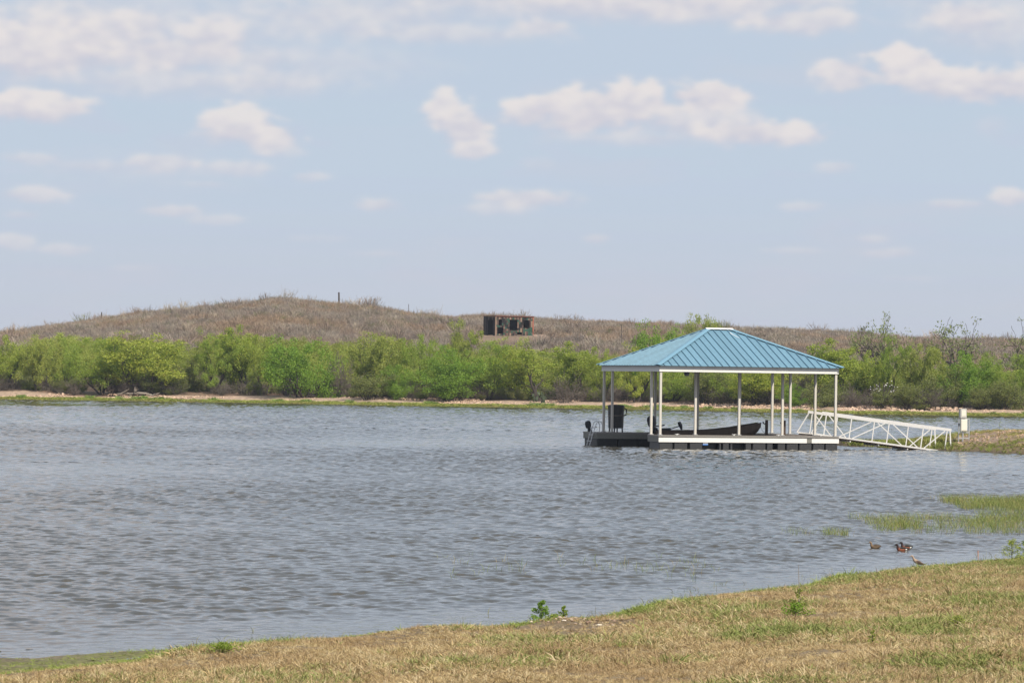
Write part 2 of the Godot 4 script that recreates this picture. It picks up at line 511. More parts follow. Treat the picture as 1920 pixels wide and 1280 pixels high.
# ---------------------------------------------------------------- water
func build_water() -> void:
	var kx := PackedFloat32Array()
	var kz := PackedFloat32Array()
	var am := PackedFloat32Array()
	var ph := PackedFloat32Array()
	var r := RandomNumberGenerator.new()
	r.seed = 41
	var nw := 28
	for i in nw:
		var wl := 0.19 * pow(0.74 / 0.19, float(i) / (nw - 1)) * r.randf_range(0.93, 1.07)
		var dir := deg_to_rad(78.0) + r.randfn(0.0, 0.75)
		var k := TAU / wl
		kx.append(k * cos(dir)); kz.append(k * sin(dir))
		am.append(WAVE * wl / TAU * (1.0 - 0.25 * float(i) / nw)); ph.append(r.randf() * TAU)
	var me := ArrayMesh.new()
	# [near, far, half width, step x, step z, first wave used, steepness]: farther out the short waves are left to the longer ones
	for st in [[31.5, 70.4, 14.5, 0.075, 0.085, 0, 1.0], [70.0, 120.4, 24.0, 0.11, 0.14, 2, 1.05], [120.0, 205.0, 38.0, 0.17, 0.22, 9, 1.35], [204.0, 380.0, 66.0, 0.32, 0.45, 17, 2.3]]:
		var cols := int(2.0 * st[2] / st[3])
		var rows := int((st[1] - st[0]) / st[4])
		var v := PackedVector3Array()
		var n := PackedVector3Array()
		var ix := PackedInt32Array()
		var h := PackedFloat32Array()
		v.resize(cols * rows); n.resize(cols * rows); h.resize(cols * rows)
		var first: int = st[5]
		for j in rows:
			var z: float = -st[0] - j * st[4]
			for i in cols:
				var x: float = -st[2] + i * st[3]
				var calm := 1.0
				if z > -75.0:
					var t := near_z(x) - z
					if t < -1.0:
						h[j * cols + i] = 0.0
						continue
					calm = 0.10 + 0.90 * smoothstep(0.3, 9.0, t)
				var y := 0.0
				for q in range(first, nw):
					y += am[q] * sin(kx[q] * x + kz[q] * z + ph[q])
				var gust := 1.0 + 1.1 * nl.get_noise_2d(x * 0.7 + 300.0, z * 0.45)
				h[j * cols + i] = y * calm * gust * st[6]
		for j in rows:
			var z: float = -st[0] - j * st[4]
			for i in cols:
				var a := j * cols + i
				v[a] = Vector3(-st[2] + i * st[3], h[a], z)
				var gx: float = (h[j * cols + mini(i + 1, cols - 1)] - h[j * cols + maxi(i - 1, 0)]) / (2.0 * st[3])
				var gz: float = (h[mini(j + 1, rows - 1) * cols + i] - h[maxi(j - 1, 0) * cols + i]) / (-2.0 * st[4])
				n[a] = Vector3(-gx, 1.0, -gz).normalized()
		ix.resize((rows - 1) * (cols - 1) * 6)
		var p := 0
		for j in rows - 1:
			for i in cols - 1:
				var a := j * cols + i
				var b := a + cols
				ix[p] = a; ix[p + 1] = b; ix[p + 2] = b + 1
				ix[p + 3] = a; ix[p + 4] = b + 1; ix[p + 5] = a + 1
				p += 6
		var arr := []
		arr.resize(Mesh.ARRAY_MAX)
		arr[Mesh.ARRAY_VERTEX] = v; arr[Mesh.ARRAY_NORMAL] = n; arr[Mesh.ARRAY_INDEX] = ix
		me.add_surface_from_arrays(Mesh.PRIMITIVE_TRIANGLES, arr)
	# calm outer water on both sides of the rippled part
	var mb := MB.new()
	for s in [-1.0, 1.0]:
		for st in [[14.4, 70.2], [23.9, 120.2], [37.9, 204.5], [65.9, 380.0]]:
			var a: float = st[0]
			var d0: float = {14.4: 20.0, 23.9: 70.2, 37.9: 120.2, 65.9: 204.5}[a]
			var x0: float = minf(s * a, s * 700.0) if s > 0 else -700.0
			var x1: float = 700.0 if s > 0 else -a
			mb.quad(Vector3(x0, -0.01, -d0), Vector3(x1, -0.01, -d0), Vector3(x1, -0.01, -st[1]), Vector3(x0, -0.01, -st[1]))
	var arr2 := []
	arr2.resize(Mesh.ARRAY_MAX)
	arr2[Mesh.ARRAY_VERTEX] = mb.v; arr2[Mesh.ARRAY_NORMAL] = mb.n; arr2[Mesh.ARRAY_INDEX] = mb.ix
	me.add_surface_from_arrays(Mesh.PRIMITIVE_TRIANGLES, arr2)
	structure("water", me, M.water)

const WAVE := 0.066

# ---------------------------------------------------------------- sky
const CLOUDS := [
# degrees right, degrees up, half width, half height, cover, softness
	[-6.231, 5.647, 4.387, 1.283, 0.50, 0.80],
	[-7.972, 5.531, 1.985, 0.924, 0.80, 0.60],
	[-3.115, 5.231, 2.716, 0.616, 0.35, 0.90],
	[0.825, 6.339, 6.476, 0.616, 0.55, 0.80],
	[7.880, 6.024, 2.298, 0.924, 0.35, 0.90],
	[-6.506, 3.352, 3.969, 0.616, 0.20, 0.90],
	[-8.292, 5.298, 1.253, 0.770, 0.95, 0.45],
	[-7.422, 5.447, 0.836, 0.616, 0.80, 0.50],
	[-6.506, 5.826, 0.731, 0.462, 0.70, 0.50],
	[-5.956, 5.376, 1.358, 0.513, 0.75, 0.50],
	[-5.177, 5.661, 0.783, 0.513, 0.80, 0.45],
	[-6.048, 4.870, 3.447, 0.410, 0.55, 0.70],
	[-4.032, 4.944, 1.462, 0.410, 0.45, 0.70],
	[-4.307, 5.307, 0.627, 0.410, 0.40, 0.60],
	[-2.932, 6.059, 2.298, 0.564, 0.55, 0.80],
	[-1.283, 5.806, 2.716, 0.308, 0.55, 0.70],
	[0.458, 5.968, 0.627, 0.246, 0.70, 0.50],
	[1.741, 6.352, 3.343, 0.431, 0.75, 0.70],
	[3.115, 6.233, 1.567, 0.359, 0.60, 0.70],
	[4.948, 6.075, 1.410, 0.390, 0.80, 0.50],
	[4.215, 6.432, 2.089, 0.308, 0.60, 0.70],
	[-8.109, 4.411, 0.992, 0.431, 0.95, 0.35],
	[-8.613, 4.377, 0.627, 0.359, 0.80, 0.40],
	[-4.765, 4.155, 0.940, 0.431, 0.95, 0.35],
	[-4.215, 3.979, 0.648, 0.328, 0.90, 0.35],
	[-4.032, 3.753, 0.627, 0.144, 0.40, 0.70],
	[-1.237, 4.478, 0.397, 0.462, 0.95, 0.35],
	[-0.898, 4.208, 0.575, 0.534, 0.95, 0.35],
	[-0.733, 3.844, 0.522, 0.226, 0.85, 0.40],
	[0.229, 4.498, 0.522, 0.328, 0.95, 0.35],
	[1.100, 4.510, 1.149, 0.534, 1.00, 0.30],
	[1.924, 4.613, 0.940, 0.534, 1.00, 0.30],
	[3.299, 4.770, 0.888, 0.431, 1.00, 0.30],
	[3.115, 4.355, 1.567, 0.462, 0.80, 0.50],
	[4.215, 4.187, 1.358, 0.308, 0.95, 0.35],
	[2.199, 4.067, 2.089, 0.226, 0.50, 0.70],
	[4.948, 4.151, 0.522, 0.164, 0.60, 0.50],
	[5.681, 5.169, 0.648, 0.431, 0.90, 0.35],
	[6.689, 5.275, 0.648, 0.534, 1.00, 0.30],
	[7.422, 5.056, 1.253, 0.390, 0.95, 0.35],
	[8.338, 5.022, 1.149, 0.410, 0.95, 0.35],
	[7.651, 6.158, 0.783, 0.390, 0.80, 0.45],
	[8.247, 5.937, 1.776, 0.718, 0.50, 0.80],
	[5.544, 3.628, 0.439, 0.185, 0.45, 0.50],
	[4.994, 2.960, 0.522, 0.133, 0.40, 0.50],
	[0.229, 3.032, 1.149, 0.246, 0.70, 0.45],
	[-0.275, 2.842, 0.940, 0.185, 0.40, 0.60],
	[-2.337, 2.878, 0.501, 0.195, 0.60, 0.45],
	[-6.048, 3.523, 0.836, 0.257, 0.60, 0.45],
	[-4.765, 3.468, 0.836, 0.205, 0.50, 0.50],
	[-8.247, 3.557, 0.731, 0.174, 0.45, 0.50],
	[-7.239, 3.452, 1.149, 0.185, 0.35, 0.60],
	[-8.247, 2.934, 0.679, 0.205, 0.60, 0.45],
	[-5.864, 2.720, 0.731, 0.185, 0.60, 0.45],
	[-5.131, 2.592, 0.627, 0.144, 0.40, 0.50],
	[-8.522, 2.133, 0.470, 0.205, 0.50, 0.50],
	[-7.651, 2.035, 0.575, 0.164, 0.40, 0.50],
	[-8.384, 2.612, 0.418, 0.123, 0.40, 0.50],
	[1.420, 2.371, 0.313, 0.123, 0.50, 0.45],
	[4.765, 2.206, 0.731, 0.082, 0.35, 0.60],
	[6.460, 2.174, 0.575, 0.144, 0.45, 0.50],
	[6.139, 2.408, 0.313, 0.113, 0.35, 0.50],
	[7.468, 3.013, 0.731, 0.123, 0.45, 0.50],
	[8.522, 3.137, 0.470, 0.205, 0.75, 0.40],
	[-3.528, 3.347, 0.439, 0.133, 0.40, 0.50],
	[-2.291, 2.054, 0.627, 0.092, 0.25, 0.60],
	[-5.223, 3.187, 0.522, 0.103, 0.30, 0.60],
	[8.155, 4.287, 0.418, 0.308, 0.25, 0.70],
	[-3.299, 2.297, 0.731, 0.103, 0.20, 0.60],
	[0.367, 3.630, 0.470, 0.164, 0.20, 0.60],
	[-6.506, 1.749, 0.627, 0.092, 0.20, 0.60],
	[6.781, 1.748, 0.731, 0.092, 0.20, 0.60],
]

func smooth(a: float, b: float, t: float) -> float:
	return smoothstep(a, b, t)

func sky_at(az: float, el: float, cn: FastNoiseLite) -> Color:      # degrees right of the view and above the horizon
	var low := Color(0.505, 0.535, 0.610)
	var mid := Color(0.480, 0.560, 0.665)
	var high := Color(0.435, 0.515, 0.635)
	var zen := Color(0.27, 0.345, 0.47)
	var e := maxf(el, 0.0)
	var c := low.lerp(mid, smooth(0.0, 4.0, e))
	c = c.lerp(high, smooth(3.5, 14.0, e))
	c = c.lerp(zen, smooth(10.0, 75.0, e))
	var lit := Color(0.725, 0.685, 0.678)
	var dim := Color(0.550, 0.543, 0.618)
	if absf(az) < 14.0 and e < 11.0:
		var inside := smooth(14.0, 10.5, absf(az)) * smooth(11.0, 8.0, e)
		var f1 := cn.get_noise_2d(az * 95.0, e * 150.0)
		var f2 := cn.get_noise_2d(az * 260.0 + 500.0, e * 340.0)
		var cover := 0.0
		var bright := 0.0
		for q in CLOUDS:
			var X: float = (az - q[0]) / q[2]
			var Y: float = (e - q[1]) / q[3]
			if absf(X) > 1.7 or absf(Y) > 1.9:
				continue
			var yy := Y * 1.35 if Y < 0 else Y
			var soft: float = q[5]
			var crisp := clampf(1.35 - soft * 1.1, 0.3, 1.0)
			var den := 1.0 - sqrt(X * X + yy * yy) + (f1 * 0.44 + f2 * 0.28) * crisp
			var a: float = smooth(0.0, soft + (0.35 if Y < 0 else 0.0), den) * q[4]
			if a <= 0.0:
				continue
			var b := clampf(0.46 + 0.75 * Y + 0.55 * f1 + 0.6 * f2, 0, 1) * smooth(0.0, 0.35, q[4])
			bright = (bright * cover * (1.0 - a) + b * a) / maxf(cover + a - cover * a, 0.001)
			cover = cover + a - cover * a
		var veil := smooth(0.05, 0.55, cn.get_noise_2d(az * 18.0 + 90.0, e * 60.0)) * 0.22
		var c2 := c.lerp(dim, veil)
		c2 = c2.lerp(dim.lerp(lit, bright), clampf(cover, 0, 1) * 0.95)
		if inside >= 1.0:
			return c2
		return sky_far(c, az, e, cn, lit, dim).lerp(c2, inside)
	return sky_far(c, az, e, cn, lit, dim)

func sky_far(c: Color, az: float, e: float, cn: FastNoiseLite, lit: Color, dim: Color) -> Color:
	var a := deg_to_rad(az)
	var k := cos(deg_to_rad(e)) / (sin(deg_to_rad(e)) + 0.10)
	var p := Vector2(sin(a), cos(a)) * k
	var d := cn.get_noise_2d(p.x * 34.0, p.y * 34.0) + 0.45 * cn.get_noise_2d(p.x * 130.0, p.y * 130.0)
	var cover := smooth(-0.06, 0.30, d)
	var b := clampf(0.55 + d * 0.7, 0, 1)
	return c.lerp(dim.lerp(lit, b), cover * 0.9)

func build_sky(env: Environment) -> void:
	var cn := FastNoiseLite.new()
	cn.seed = 12
	cn.noise_type = FastNoiseLite.TYPE_SIMPLEX_SMOOTH
	cn.frequency = 0.01
	cn.fractal_octaves = 5
	var w := 768
	var im := Image.create(w, w, false, Image.FORMAT_RGBA8)
	im.fill(Color(0.30, 0.30, 0.28).linear_to_srgb())
	for y in w / 2 + 2:
		var el := 90.0 - (y + 0.5) / w * 180.0
		for x in w:
			var az := (x + 0.5) / w * 360.0
			if az > 180.0:
				az -= 360.0
			im.set_pixel(x, y, sky_at(az, el, cn).linear_to_srgb())
	im.resize(4096, 4096, Image.INTERPOLATE_CUBIC)
	for y in range(1790, 2052):
		var el := 90.0 - (y + 0.5) / 4096.0 * 180.0
		for x in range(-165, 165):
			var az := (x + 0.5) / 4096.0 * 360.0
			im.set_pixel(posmod(x, 4096), y, sky_at(az, el, cn).linear_to_srgb())
	var pano := PanoramaSkyMaterial.new()
	pano.panorama = ImageTexture.create_from_image(im)
	pano.energy_multiplier = 1.0
	var sky := Sky.new()
	sky.sky_material = pano
	env.background_mode = Environment.BG_SKY
	env.sky = sky

# ---------------------------------------------------------------- trees and shrubs
func rand_dir() -> Vector3:
	var z := rng.randf_range(-1, 1)
	var a := rng.randf() * TAU
	var s := sqrt(1 - z * z)
	return Vector3(s * cos(a), z, s * sin(a))

func leaves(mb: MB, at: Vector3, r: float, count: int, l: float, w: float, tone := 1.0) -> void:
	for i in count:
		var d := rand_dir() * pow(rng.randf(), 0.45)
		var p := at + Vector3(d.x * r, d.y * r * 0.72, d.z * r)
		var t := (rand_dir() + Vector3(d.x, -0.25, d.z) * 0.7).normalized()
		var s := t.cross(rand_dir()).normalized()
		var k := tone * rng.randf_range(0.72, 1.25)
		mb.col = Color(k * rng.randf_range(0.86, 1.18), k, k * rng.randf_range(0.7, 1.15))
		var L := l * rng.randf_range(0.6, 1.3)
		var a := p - t * L * 0.5
		var b := p + t * L * 0.5
		mb.quad(a, p + s * w * 0.5, b, p - s * w * 0.5)

func grow(wood: MB, tips: Array, p: Vector3, dir: Vector3, length: float, rad: float, level: int, o: Dictionary) -> void:
	var pts := [p]
	var rads := [rad]
	var d := dir
	var segs := 4 if level < 2 else 3
	for i in segs:
		d = (d + rand_dir() * o.wiggle + Vector3(0, o.lift if level < 2 else o.droop, 0)).normalized()
		p += d * length / segs
		pts.append(p)
		rads.append(maxf(rad * (1.0 - 0.62 * (i + 1) / segs), 0.012))
	wood.tube(pts, rads, 5 if level < 2 else 3, Vector3.ZERO, [], false)
	if level >= o.levels:
		tips.append(p)
		return
	if level >= 1 and rng.randf() < o.side_tips:
		tips.append(pts[segs - 1])
	var kids: int = o.kids[level]
	for k in kids:
		var f := 1.0 if k == 0 else rng.randf_range(0.25, 1.0)
		var i := clampi(int(f * segs), 1, segs)
		var q: Vector3 = pts[i]
		var side := rand_dir()
		side = (side - d * side.dot(d)).normalized()
		side.y = side.y * 0.5
		var nd := (d + side * rng.randf_range(0.5, 1.1) * (0.5 if k == 0 else 1.0)).normalized()
		grow(wood, tips, q, nd, length * rng.randf_range(0.55, 0.8), rads[i] * 0.72, level + 1, o)

func tree_kind(kind: String, sd: int) -> Dictionary:
	rng.seed = sd
	var wood := MB.new()
	var crown := MB.new()
	var tips := []
	var o := {"wiggle": 0.28, "lift": 0.10, "droop": -0.06, "levels": 3, "kids": [3, 3, 3], "side_tips": 0.85}
	var stems := rng.randi_range(3, 4)
	var lean := 0.75
	var length := 2.2
	var rad := 0.11
	match kind:
		"f":
			stems = 2; lean = 0.5; length = 2.5; rad = 0.17
			o.side_tips = 0.25; o.wiggle = 0.36
		"g":
			stems = 4; length = 1.9; lean = 0.85; o.side_tips = 0.9; o.kids = [4, 3, 3]
		"o":
			stems = 7; length = 1.3; lean = 0.95; rad = 0.05; o.kids = [3, 3, 2]; o.side_tips = 1.0
		"d":
			stems = 9; length = 1.3; lean = 0.9; rad = 0.045; o.kids = [4, 4, 3]; o.wiggle = 0.42; o.droop = 0.03
		"b":
			stems = 3; length = 2.0; lean = 1.2; rad = 0.2; o.wiggle = 0.5; o.lift = 0.10; o.kids = [4, 4, 3]; o.droop = 0.08; o.side_tips = 0.4
	for i in stems:
		var a := TAU * (i + rng.randf_range(-0.3, 0.3)) / stems
		var dir := Vector3(cos(a) * lean, 1.0, sin(a) * lean).normalized()
		grow(wood, tips, Vector3(cos(a) * 0.1, -0.15, sin(a) * 0.1), dir, length * rng.randf_range(0.8, 1.15), rad * rng.randf_range(0.8, 1.2), 0, o)
	if kind != "d":
		var per: int = {"m": 12000, "f": 8500, "g": 14000, "o": 8000, "b": 2600}[kind] / tips.size()
		var r: float = {"m": 0.50, "f": 0.46, "g": 0.58, "o": 0.40, "b": 0.42}[kind]
		for t in tips:
			if kind == "b" and rng.randf() < 0.3:
				continue
			var tone := rng.randf_range(0.80, 1.18)
			leaves(crown, t, r * rng.randf_range(0.7, 1.25), int(per * rng.randf_range(0.5, 1.5)) + 4, 0.15 if kind != "o" else 0.12, 0.066 if kind != "o" else 0.055, tone)
	if kind == "m" or kind == "g":
		var R := 0.0
		var T := 0.0
		for t in tips:
			R = maxf(R, Vector2(t.x, t.z).length())
			T = maxf(T, t.y)
		R *= 0.86
		for i in 30:
			var a := rng.randf() * TAU
			var e := rng.randf_range(-0.35, 1.45)
			var q := Vector3(cos(a) * cos(e) * R, T * 0.52 + sin(e) * T * 0.46, sin(a) * cos(e) * R) * rng.randf_range(0.82, 1.05)
			q.y = maxf(q.y, T * 0.30)
			leaves(crown, q, rng.randf_range(0.35, 0.65), rng.randi_range(55, 115), 0.15, 0.066, rng.randf_range(0.82, 1.18))
	# to unit height and unit half width
	var top := 0.1
	var xs := []
	var ys := []
	for q in (crown.v if kind != "d" else wood.v):
		ys.append(q.y)
		xs.append(absf(q.x))
	if kind == "b":
		for q in wood.v:
			ys.append(q.y)
			xs.append(absf(q.x))
	xs.sort()
	ys.sort()
	top = ys[int(ys.size() * 0.985)]
	var half: float = xs[int(xs.size() * 0.93)]
	var k := Vector3(1.0 / half, 1.0 / top, 1.0 / half)
	for m in [wood, crown]:
		for i in m.v.size():
			m.v[i] = m.v[i] * k
			m.n[i] = (m.n[i] / k).normalized()
	return {"wood": wood.mesh(), "crown": crown.mesh() if kind != "d" else null}

func build_trees() -> void:
	var kinds := {}
	for k in [["m", 6], ["f", 3], ["g", 3], ["o", 3], ["d", 2], ["b", 3]]:
		kinds[k[0]] = []
		for i in k[1]:
			kinds[k[0]].append(tree_kind(k[0], 100 + i * 17 + k[0].unicode_at(0)))
	var at := {}
	for t in TREES:
		var k: String = t[0]
		var i: int = at.get(k, 0)
		at[k] = i + 1
		var v: Dictionary = kinds[k][i % kinds[k].size()]
		var names: Dictionary = {"m": ["mesquite_tree", "tree"], "f": ["mesquite_tree", "tree"], "g": ["mesquite_tree", "tree"], "o": ["olive_shrub", "shrub"], "d": ["dry_shrub", "shrub"], "b": ["gnarled_tree", "tree"]}
		var y := far_h(t[1], -t[2])
		var o := thing(names[k][0], t[5], names[k][1], Vector3(t[1], y - 0.1, t[2]), 0.0, "trees and shrubs along the far bank")
		var turn := Basis(Vector3.UP, i * 2.1)
		var sc := Vector3(t[4], t[3] + 0.1, t[4])
		var w := part_mesh(o, "trunk" if k != "d" else "branches", v.wood, M.bark if k != "d" else M.twig)
		w.basis = Basis.from_scale(sc) * turn
		if v.crown != null:
			var lm: Material = {"m": M.leaf[(i * 7 + i / 3) % 4], "f": M.leaf[(i + 2) % 4], "g": M.leaf_deep, "o": M.leaf_olive, "b": M.leaf_pale}[k]
			var c := part_mesh(o, "crown", v.crown, lm)
			c.basis = w.basis
	# undergrowth that reads as one tangle beneath and behind the trees
	rng.seed = 900
	for q in 3:
		var xf := []
		var cs := []
		var n: int = [520, 260, 420][q]
		for i in n:
			var x := rng.randf_range(-72, 66)
			var s: float = rng.randf_range(11, 40) if q < 2 else rng.randf_range(26, 62)
			var d := far_d(x) + s
			var hh: float = rng.randf_range(0.7, 2.0) if q < 2 else rng.randf_range(2.2, 4.2)
			var ww := hh * rng.randf_range(0.5, 0.9)
			xf.append(Transform3D(Basis.from_scale(Vector3(ww, hh, ww)) * Basis(Vector3.UP, rng.randf() * TAU), Vector3(x, far_h(x, d) - 0.05, -d)))
			var k := rng.randf_range(0.75, 1.25)
			cs.append(Color(k, k * rng.randf_range(0.92, 1.08), k))
		var tw: StandardMaterial3D = M.twig.duplicate()
		tw.vertex_color_use_as_albedo = true
		match q:
			0: stuff("undergrowth", kinds["d"][0].wood, tw, xf, cs, "tangle of grey leafless undergrowth beneath the bank trees", "undergrowth")
			1: stuff("undergrowth", kinds["o"][1].crown, M.leaf_olive, xf, cs, "low olive undergrowth between the trunks of the bank trees", "undergrowth")
			2: stuff("undergrowth", kinds["m"][2].crown, M.leaf[3], xf, cs, "mass of green mesquite scrub behind the front row of trees", "scrub")

func build_brush() -> void:
	# dry brush all over the hill
	rng.seed = 321
	for q in 4:
		var mb := MB.new()
		var twigs := 46 if q < 3 else 30
		for i in twigs:
			var a := rng.randf() * TAU
			var p := Vector3(cos(a), 0, sin(a)) * rng.randf() * 0.18
			var g := (Vector3(cos(a), 0, sin(a)) * rng.randf_range(0.1, 0.95) + Vector3(0, rng.randf_range(0.45, 1.0) * (1.0 if q < 3 else 0.6), 0))
			var m := p.lerp(g, 0.5) + rand_dir() * 0.09
			var s := (g - p).cross(rand_dir()).normalized() * rng.randf_range(0.009, 0.017)
			var k := rng.randf_range(0.7, 1.3)
			mb.col = Color(k, k * rng.randf_range(0.93, 1.05), k * rng.randf_range(0.9, 1.05))
			mb.quad(p - s, p + s, m + s, m - s)
			mb.quad(m - s, m + s, g + s * 0.5, g - s * 0.5)
			for j in 5:
				var f := m.lerp(g, rng.randf_range(-0.2, 1.0))
				var e := f + (rand_dir() + Vector3(0, 0.35, 0)) * rng.randf_range(0.10, 0.24)
				mb.quad(f - s * 0.7, f + s * 0.7, e + s * 0.5, e - s * 0.5)
		var me := mb.mesh()
		var xf := []
		var cs := []
		var n: int = [15000, 13000, 11000, 9000][q]
		for i in n:
			var d := lerpf(388.0, 580.0, pow(rng.randf(), 0.8))
			var x := rng.randf_range(-0.185, 0.185) * d
			if on_track(x, d) and q < 3 or (x > -5.5 and x < 5.5 and d > 464.0 and d < 489.0 and (q < 3 or d > 470.0)):
				continue
			if d - far_d(x) < 24.0:
				continue
			var f := nl.get_noise_2d(x * 2.2, d * 2.2)
			if f < -0.42 and rng.randf() < 0.7:
				continue
			var hh := rng.randf_range(0.65, 1.35) * (1.0 + 0.5 * f)
			if rng.randf() < 0.012:
				hh *= 1.7
			var ww := hh * rng.randf_range(0.7, 1.2)
			xf.append(Transform3D(Basis.from_scale(Vector3(ww, hh, ww)) * Basis(Vector3.UP, rng.randf() * TAU), Vector3(x, far_h(x, d) - 0.12 + nl.get_noise_2d(x * 1.2, d * 1.2) * 0.6, -d)))
			var c: Color = [Color(0.265, 0.23, 0.205), Color(0.275, 0.22, 0.18), Color(0.34, 0.30, 0.245), Color(0.20, 0.18, 0.155)][q]
			var g := nl.get_noise_2d(x * 1.3 + 700.0, d * 1.3)
			c = c.lerp(Color(0.35, 0.24, 0.15), clampf(g * 1.4, 0, 0.6))
			if rng.randf() < 0.06:
				c = Color(0.17, 0.18, 0.085)
			c *= rng.randf_range(0.8, 1.2)
			cs.append(c)
		stuff("dry_brush", me, M.brush, xf, cs, ["grey-brown leafless brush covering the hillside", "russet leafless brush covering the hillside", "straw-coloured dry brush covering the hillside", "low dark twiggy scrub between the hillside brush"][q], "brush")

# ---------------------------------------------------------------- grass, reeds, stones
func tuft(blades: int, length: float, width: float, spread: float, upright: float) -> ArrayMesh:
	var mb := MB.new()
	for i in blades:
		var a := rng.randf() * TAU
		var out := Vector3(cos(a), 0, sin(a))
		var p := out * rng.randf() * spread + Vector3(0, -0.01, 0)
		var l := length * rng.randf_range(0.55, 1.2)
		var up := rng.randf_range(upright * 0.6, upright)
		var d := (out * (1.0 - up) + Vector3(0, up, 0) + rand_dir() * 0.2).normalized()
		var m := p + d * l * 0.55
		var e := m + (d + out * 0.6 - Vector3(0, 0.35 * (1.2 - up), 0)).normalized() * l * 0.45
		var s := d.cross(rand_dir()).normalized() * width * 0.5
		var k := rng.randf_range(0.78, 1.22)
		mb.col = Color(k, k * rng.randf_range(0.94, 1.05), k * rng.randf_range(0.85, 1.1))
		mb.quad(p - s, p + s, m + s * 0.8, m - s * 0.8)
		mb.tri(m - s * 0.8, m + s * 0.8, e)
	return mb.mesh()

func build_grass() -> void:
	rng.seed = 55
	var kinds := [tuft(16, 0.070, 0.0058, 0.06, 0.5), tuft(11, 0.100, 0.0055, 0.045, 0.75), tuft(17, 0.065, 0.007, 0.07, 0.25)]
	var xf := [[], [], []]
	var cs := [[], [], []]
	var dry := [Color(0.50, 0.385, 0.20), Color(0.43, 0.32, 0.165), Color(0.62, 0.515, 0.31), Color(0.34, 0.245, 0.13)]
	for i in 400000:
		var d := lerpf(27.0, 66.0, pow(rng.randf(), 1.1))
		var x := rng.randf_range(-1, 1) * (0.165 * d + 5.5)
		var t := (-d - near_z(x)) * 0.75
		if t < 0.02:
			var wide := clampf(4.4 - (x + 5.4) * 1.25, 0.3, 5.0)
			if t < -0.55 * wide or rng.randf() > 0.16 or near_h(x, -d) < 0.01:
				continue
		var bare := Vector2((x - 0.95) / 0.75, (d - 42.9) / 1.3).length()
		if bare < 1.0 + nz.get_noise_2d(x * 30, d * 30) and rng.randf() < 0.8:
			continue
		var f := nl.get_noise_2d(x * 9.0, d * 5.0) + 0.6 * nz.get_noise_2d(x * 9.0, d * 9.0)
		var green := clampf(0.10 + f * 1.0 + 1.0 * exp(-t * 0.9) + clampf((x - 2.0) * 0.035, -0.1, 0.25) * clampf(2.5 - t * 0.12, 0, 1), 0.0, 0.96)
		if t < 0.75 + 0.5 * f:
			green = maxf(green, 0.85)
		var c: Color
		if rng.randf() < green:
			c = Color(0.215, 0.265, 0.075).lerp(Color(0.30, 0.32, 0.11), rng.randf())
			if t < 1.0:
				c = c.lerp(Color(0.25, 0.33, 0.07), 0.6)
		else:
			c = dry[rng.randi() % 4]
			c = c.lerp(Color(0.36, 0.25, 0.135), clampf(nl.get_noise_2d(x * 14.0 + 50.0, d * 10.0) * 1.2, 0, 0.6))
		c *= rng.randf_range(0.8, 1.15)
		var k := 0 if rng.randf() < 0.45 else (1 if rng.randf() < 0.4 else 2)
		var sc := rng.randf_range(0.6, 1.2) * (1.0 + 0.7 * f)
		if rng.randf() < 0.012:
			sc *= 1.8
		sc *= lerpf(0.55, 1.0, clampf(t * 1.5, 0, 1))
		xf[k].append(Transform3D(Basis(Vector3.UP, rng.randf() * TAU).scaled(Vector3.ONE * sc), Vector3(x, near_h(x, -d), -d)))
		cs[k].append(c)
	for k in 3:
		stuff("bank_grass", kinds[k], M.grass, xf[k], cs[k], ["short tangled dry grass covering the near bank", "upright dry and green grass blades on the near bank", "flattened dry grass thatch on the near bank"][k], "grass")
	# the green fringe and the grass on the far bank and the spit
	var big := tuft(14, 0.42, 0.035, 0.16, 0.85)
	var fx := []
	var fc := []
	for i in 15000:
		var x := rng.randf_range(-75, 70)
		var s := rng.randf_range(0.2, 4.8)
		var lum := nl.get_noise_2d(x * 4.0, s * 3.0)
		if s > 3.9 + lum * 1.8:
			continue
		var d := far_d(x) + s
		var c := Color(0.235, 0.30, 0.06).lerp(Color(0.32, 0.33, 0.085), rng.randf()).lerp(Color(0.30, 0.25, 0.10), 0.45 * clampf(1.0 - s, 0, 1) + clampf(-lum, 0, 0.4))
		var sc := rng.randf_range(0.5, 1.0) * (0.55 if s < 1.0 else 1.0)
		if s > 2.5 and nz.get_noise_1d(x * 9.0) > 0.28:
			sc *= 1.7
			c = Color(0.18, 0.27, 0.055)
		fx.append(Transform3D(Basis(Vector3.UP, rng.randf() * TAU).scaled(Vector3(sc, sc * 0.9, sc)), Vector3(x, far_h(x, d), -d)))
		fc.append(c)
	stuff("shore_grass", big, M.grass, fx, fc, "bright green grass fringe along the far waterline", "grass")
	var sx := []
	var sg := []
	for i in 7500:
		var x := rng.randf_range(17.0, 34.0)
		var z := rng.randf_range(-178.0, -151.0)
		var h := spit_h(x, z)
		if h < 0.03:
			continue
		var f := nl.get_noise_2d(x * 9.0, z * 9.0)
		if x > 21.5 and f > 0.0 and h > 0.4 and rng.randf() < 0.8:
			continue
		var c := Color(0.20, 0.235, 0.06).lerp(Color(0.42, 0.32, 0.16), clampf(0.10 + f + rng.randf_range(-0.4, 0.4) + (h - 0.35), 0, 1))
		var sc := rng.randf_range(0.5, 0.9) * (0.6 if x > 21.5 else 0.95)
		sx.append(Transform3D(Basis(Vector3.UP, rng.randf() * TAU).scaled(Vector3(sc, sc, sc)), Vector3(x, h, z)))
		sg.append(c)
	stuff("spit_grass", big, M.grass, sx, sg, "mixed green and dry grass on the spit behind the gangway", "grass")
	# reeds standing in the shallows
	var reed := tuft(4, 0.36, 0.0065, 0.14, 0.985)
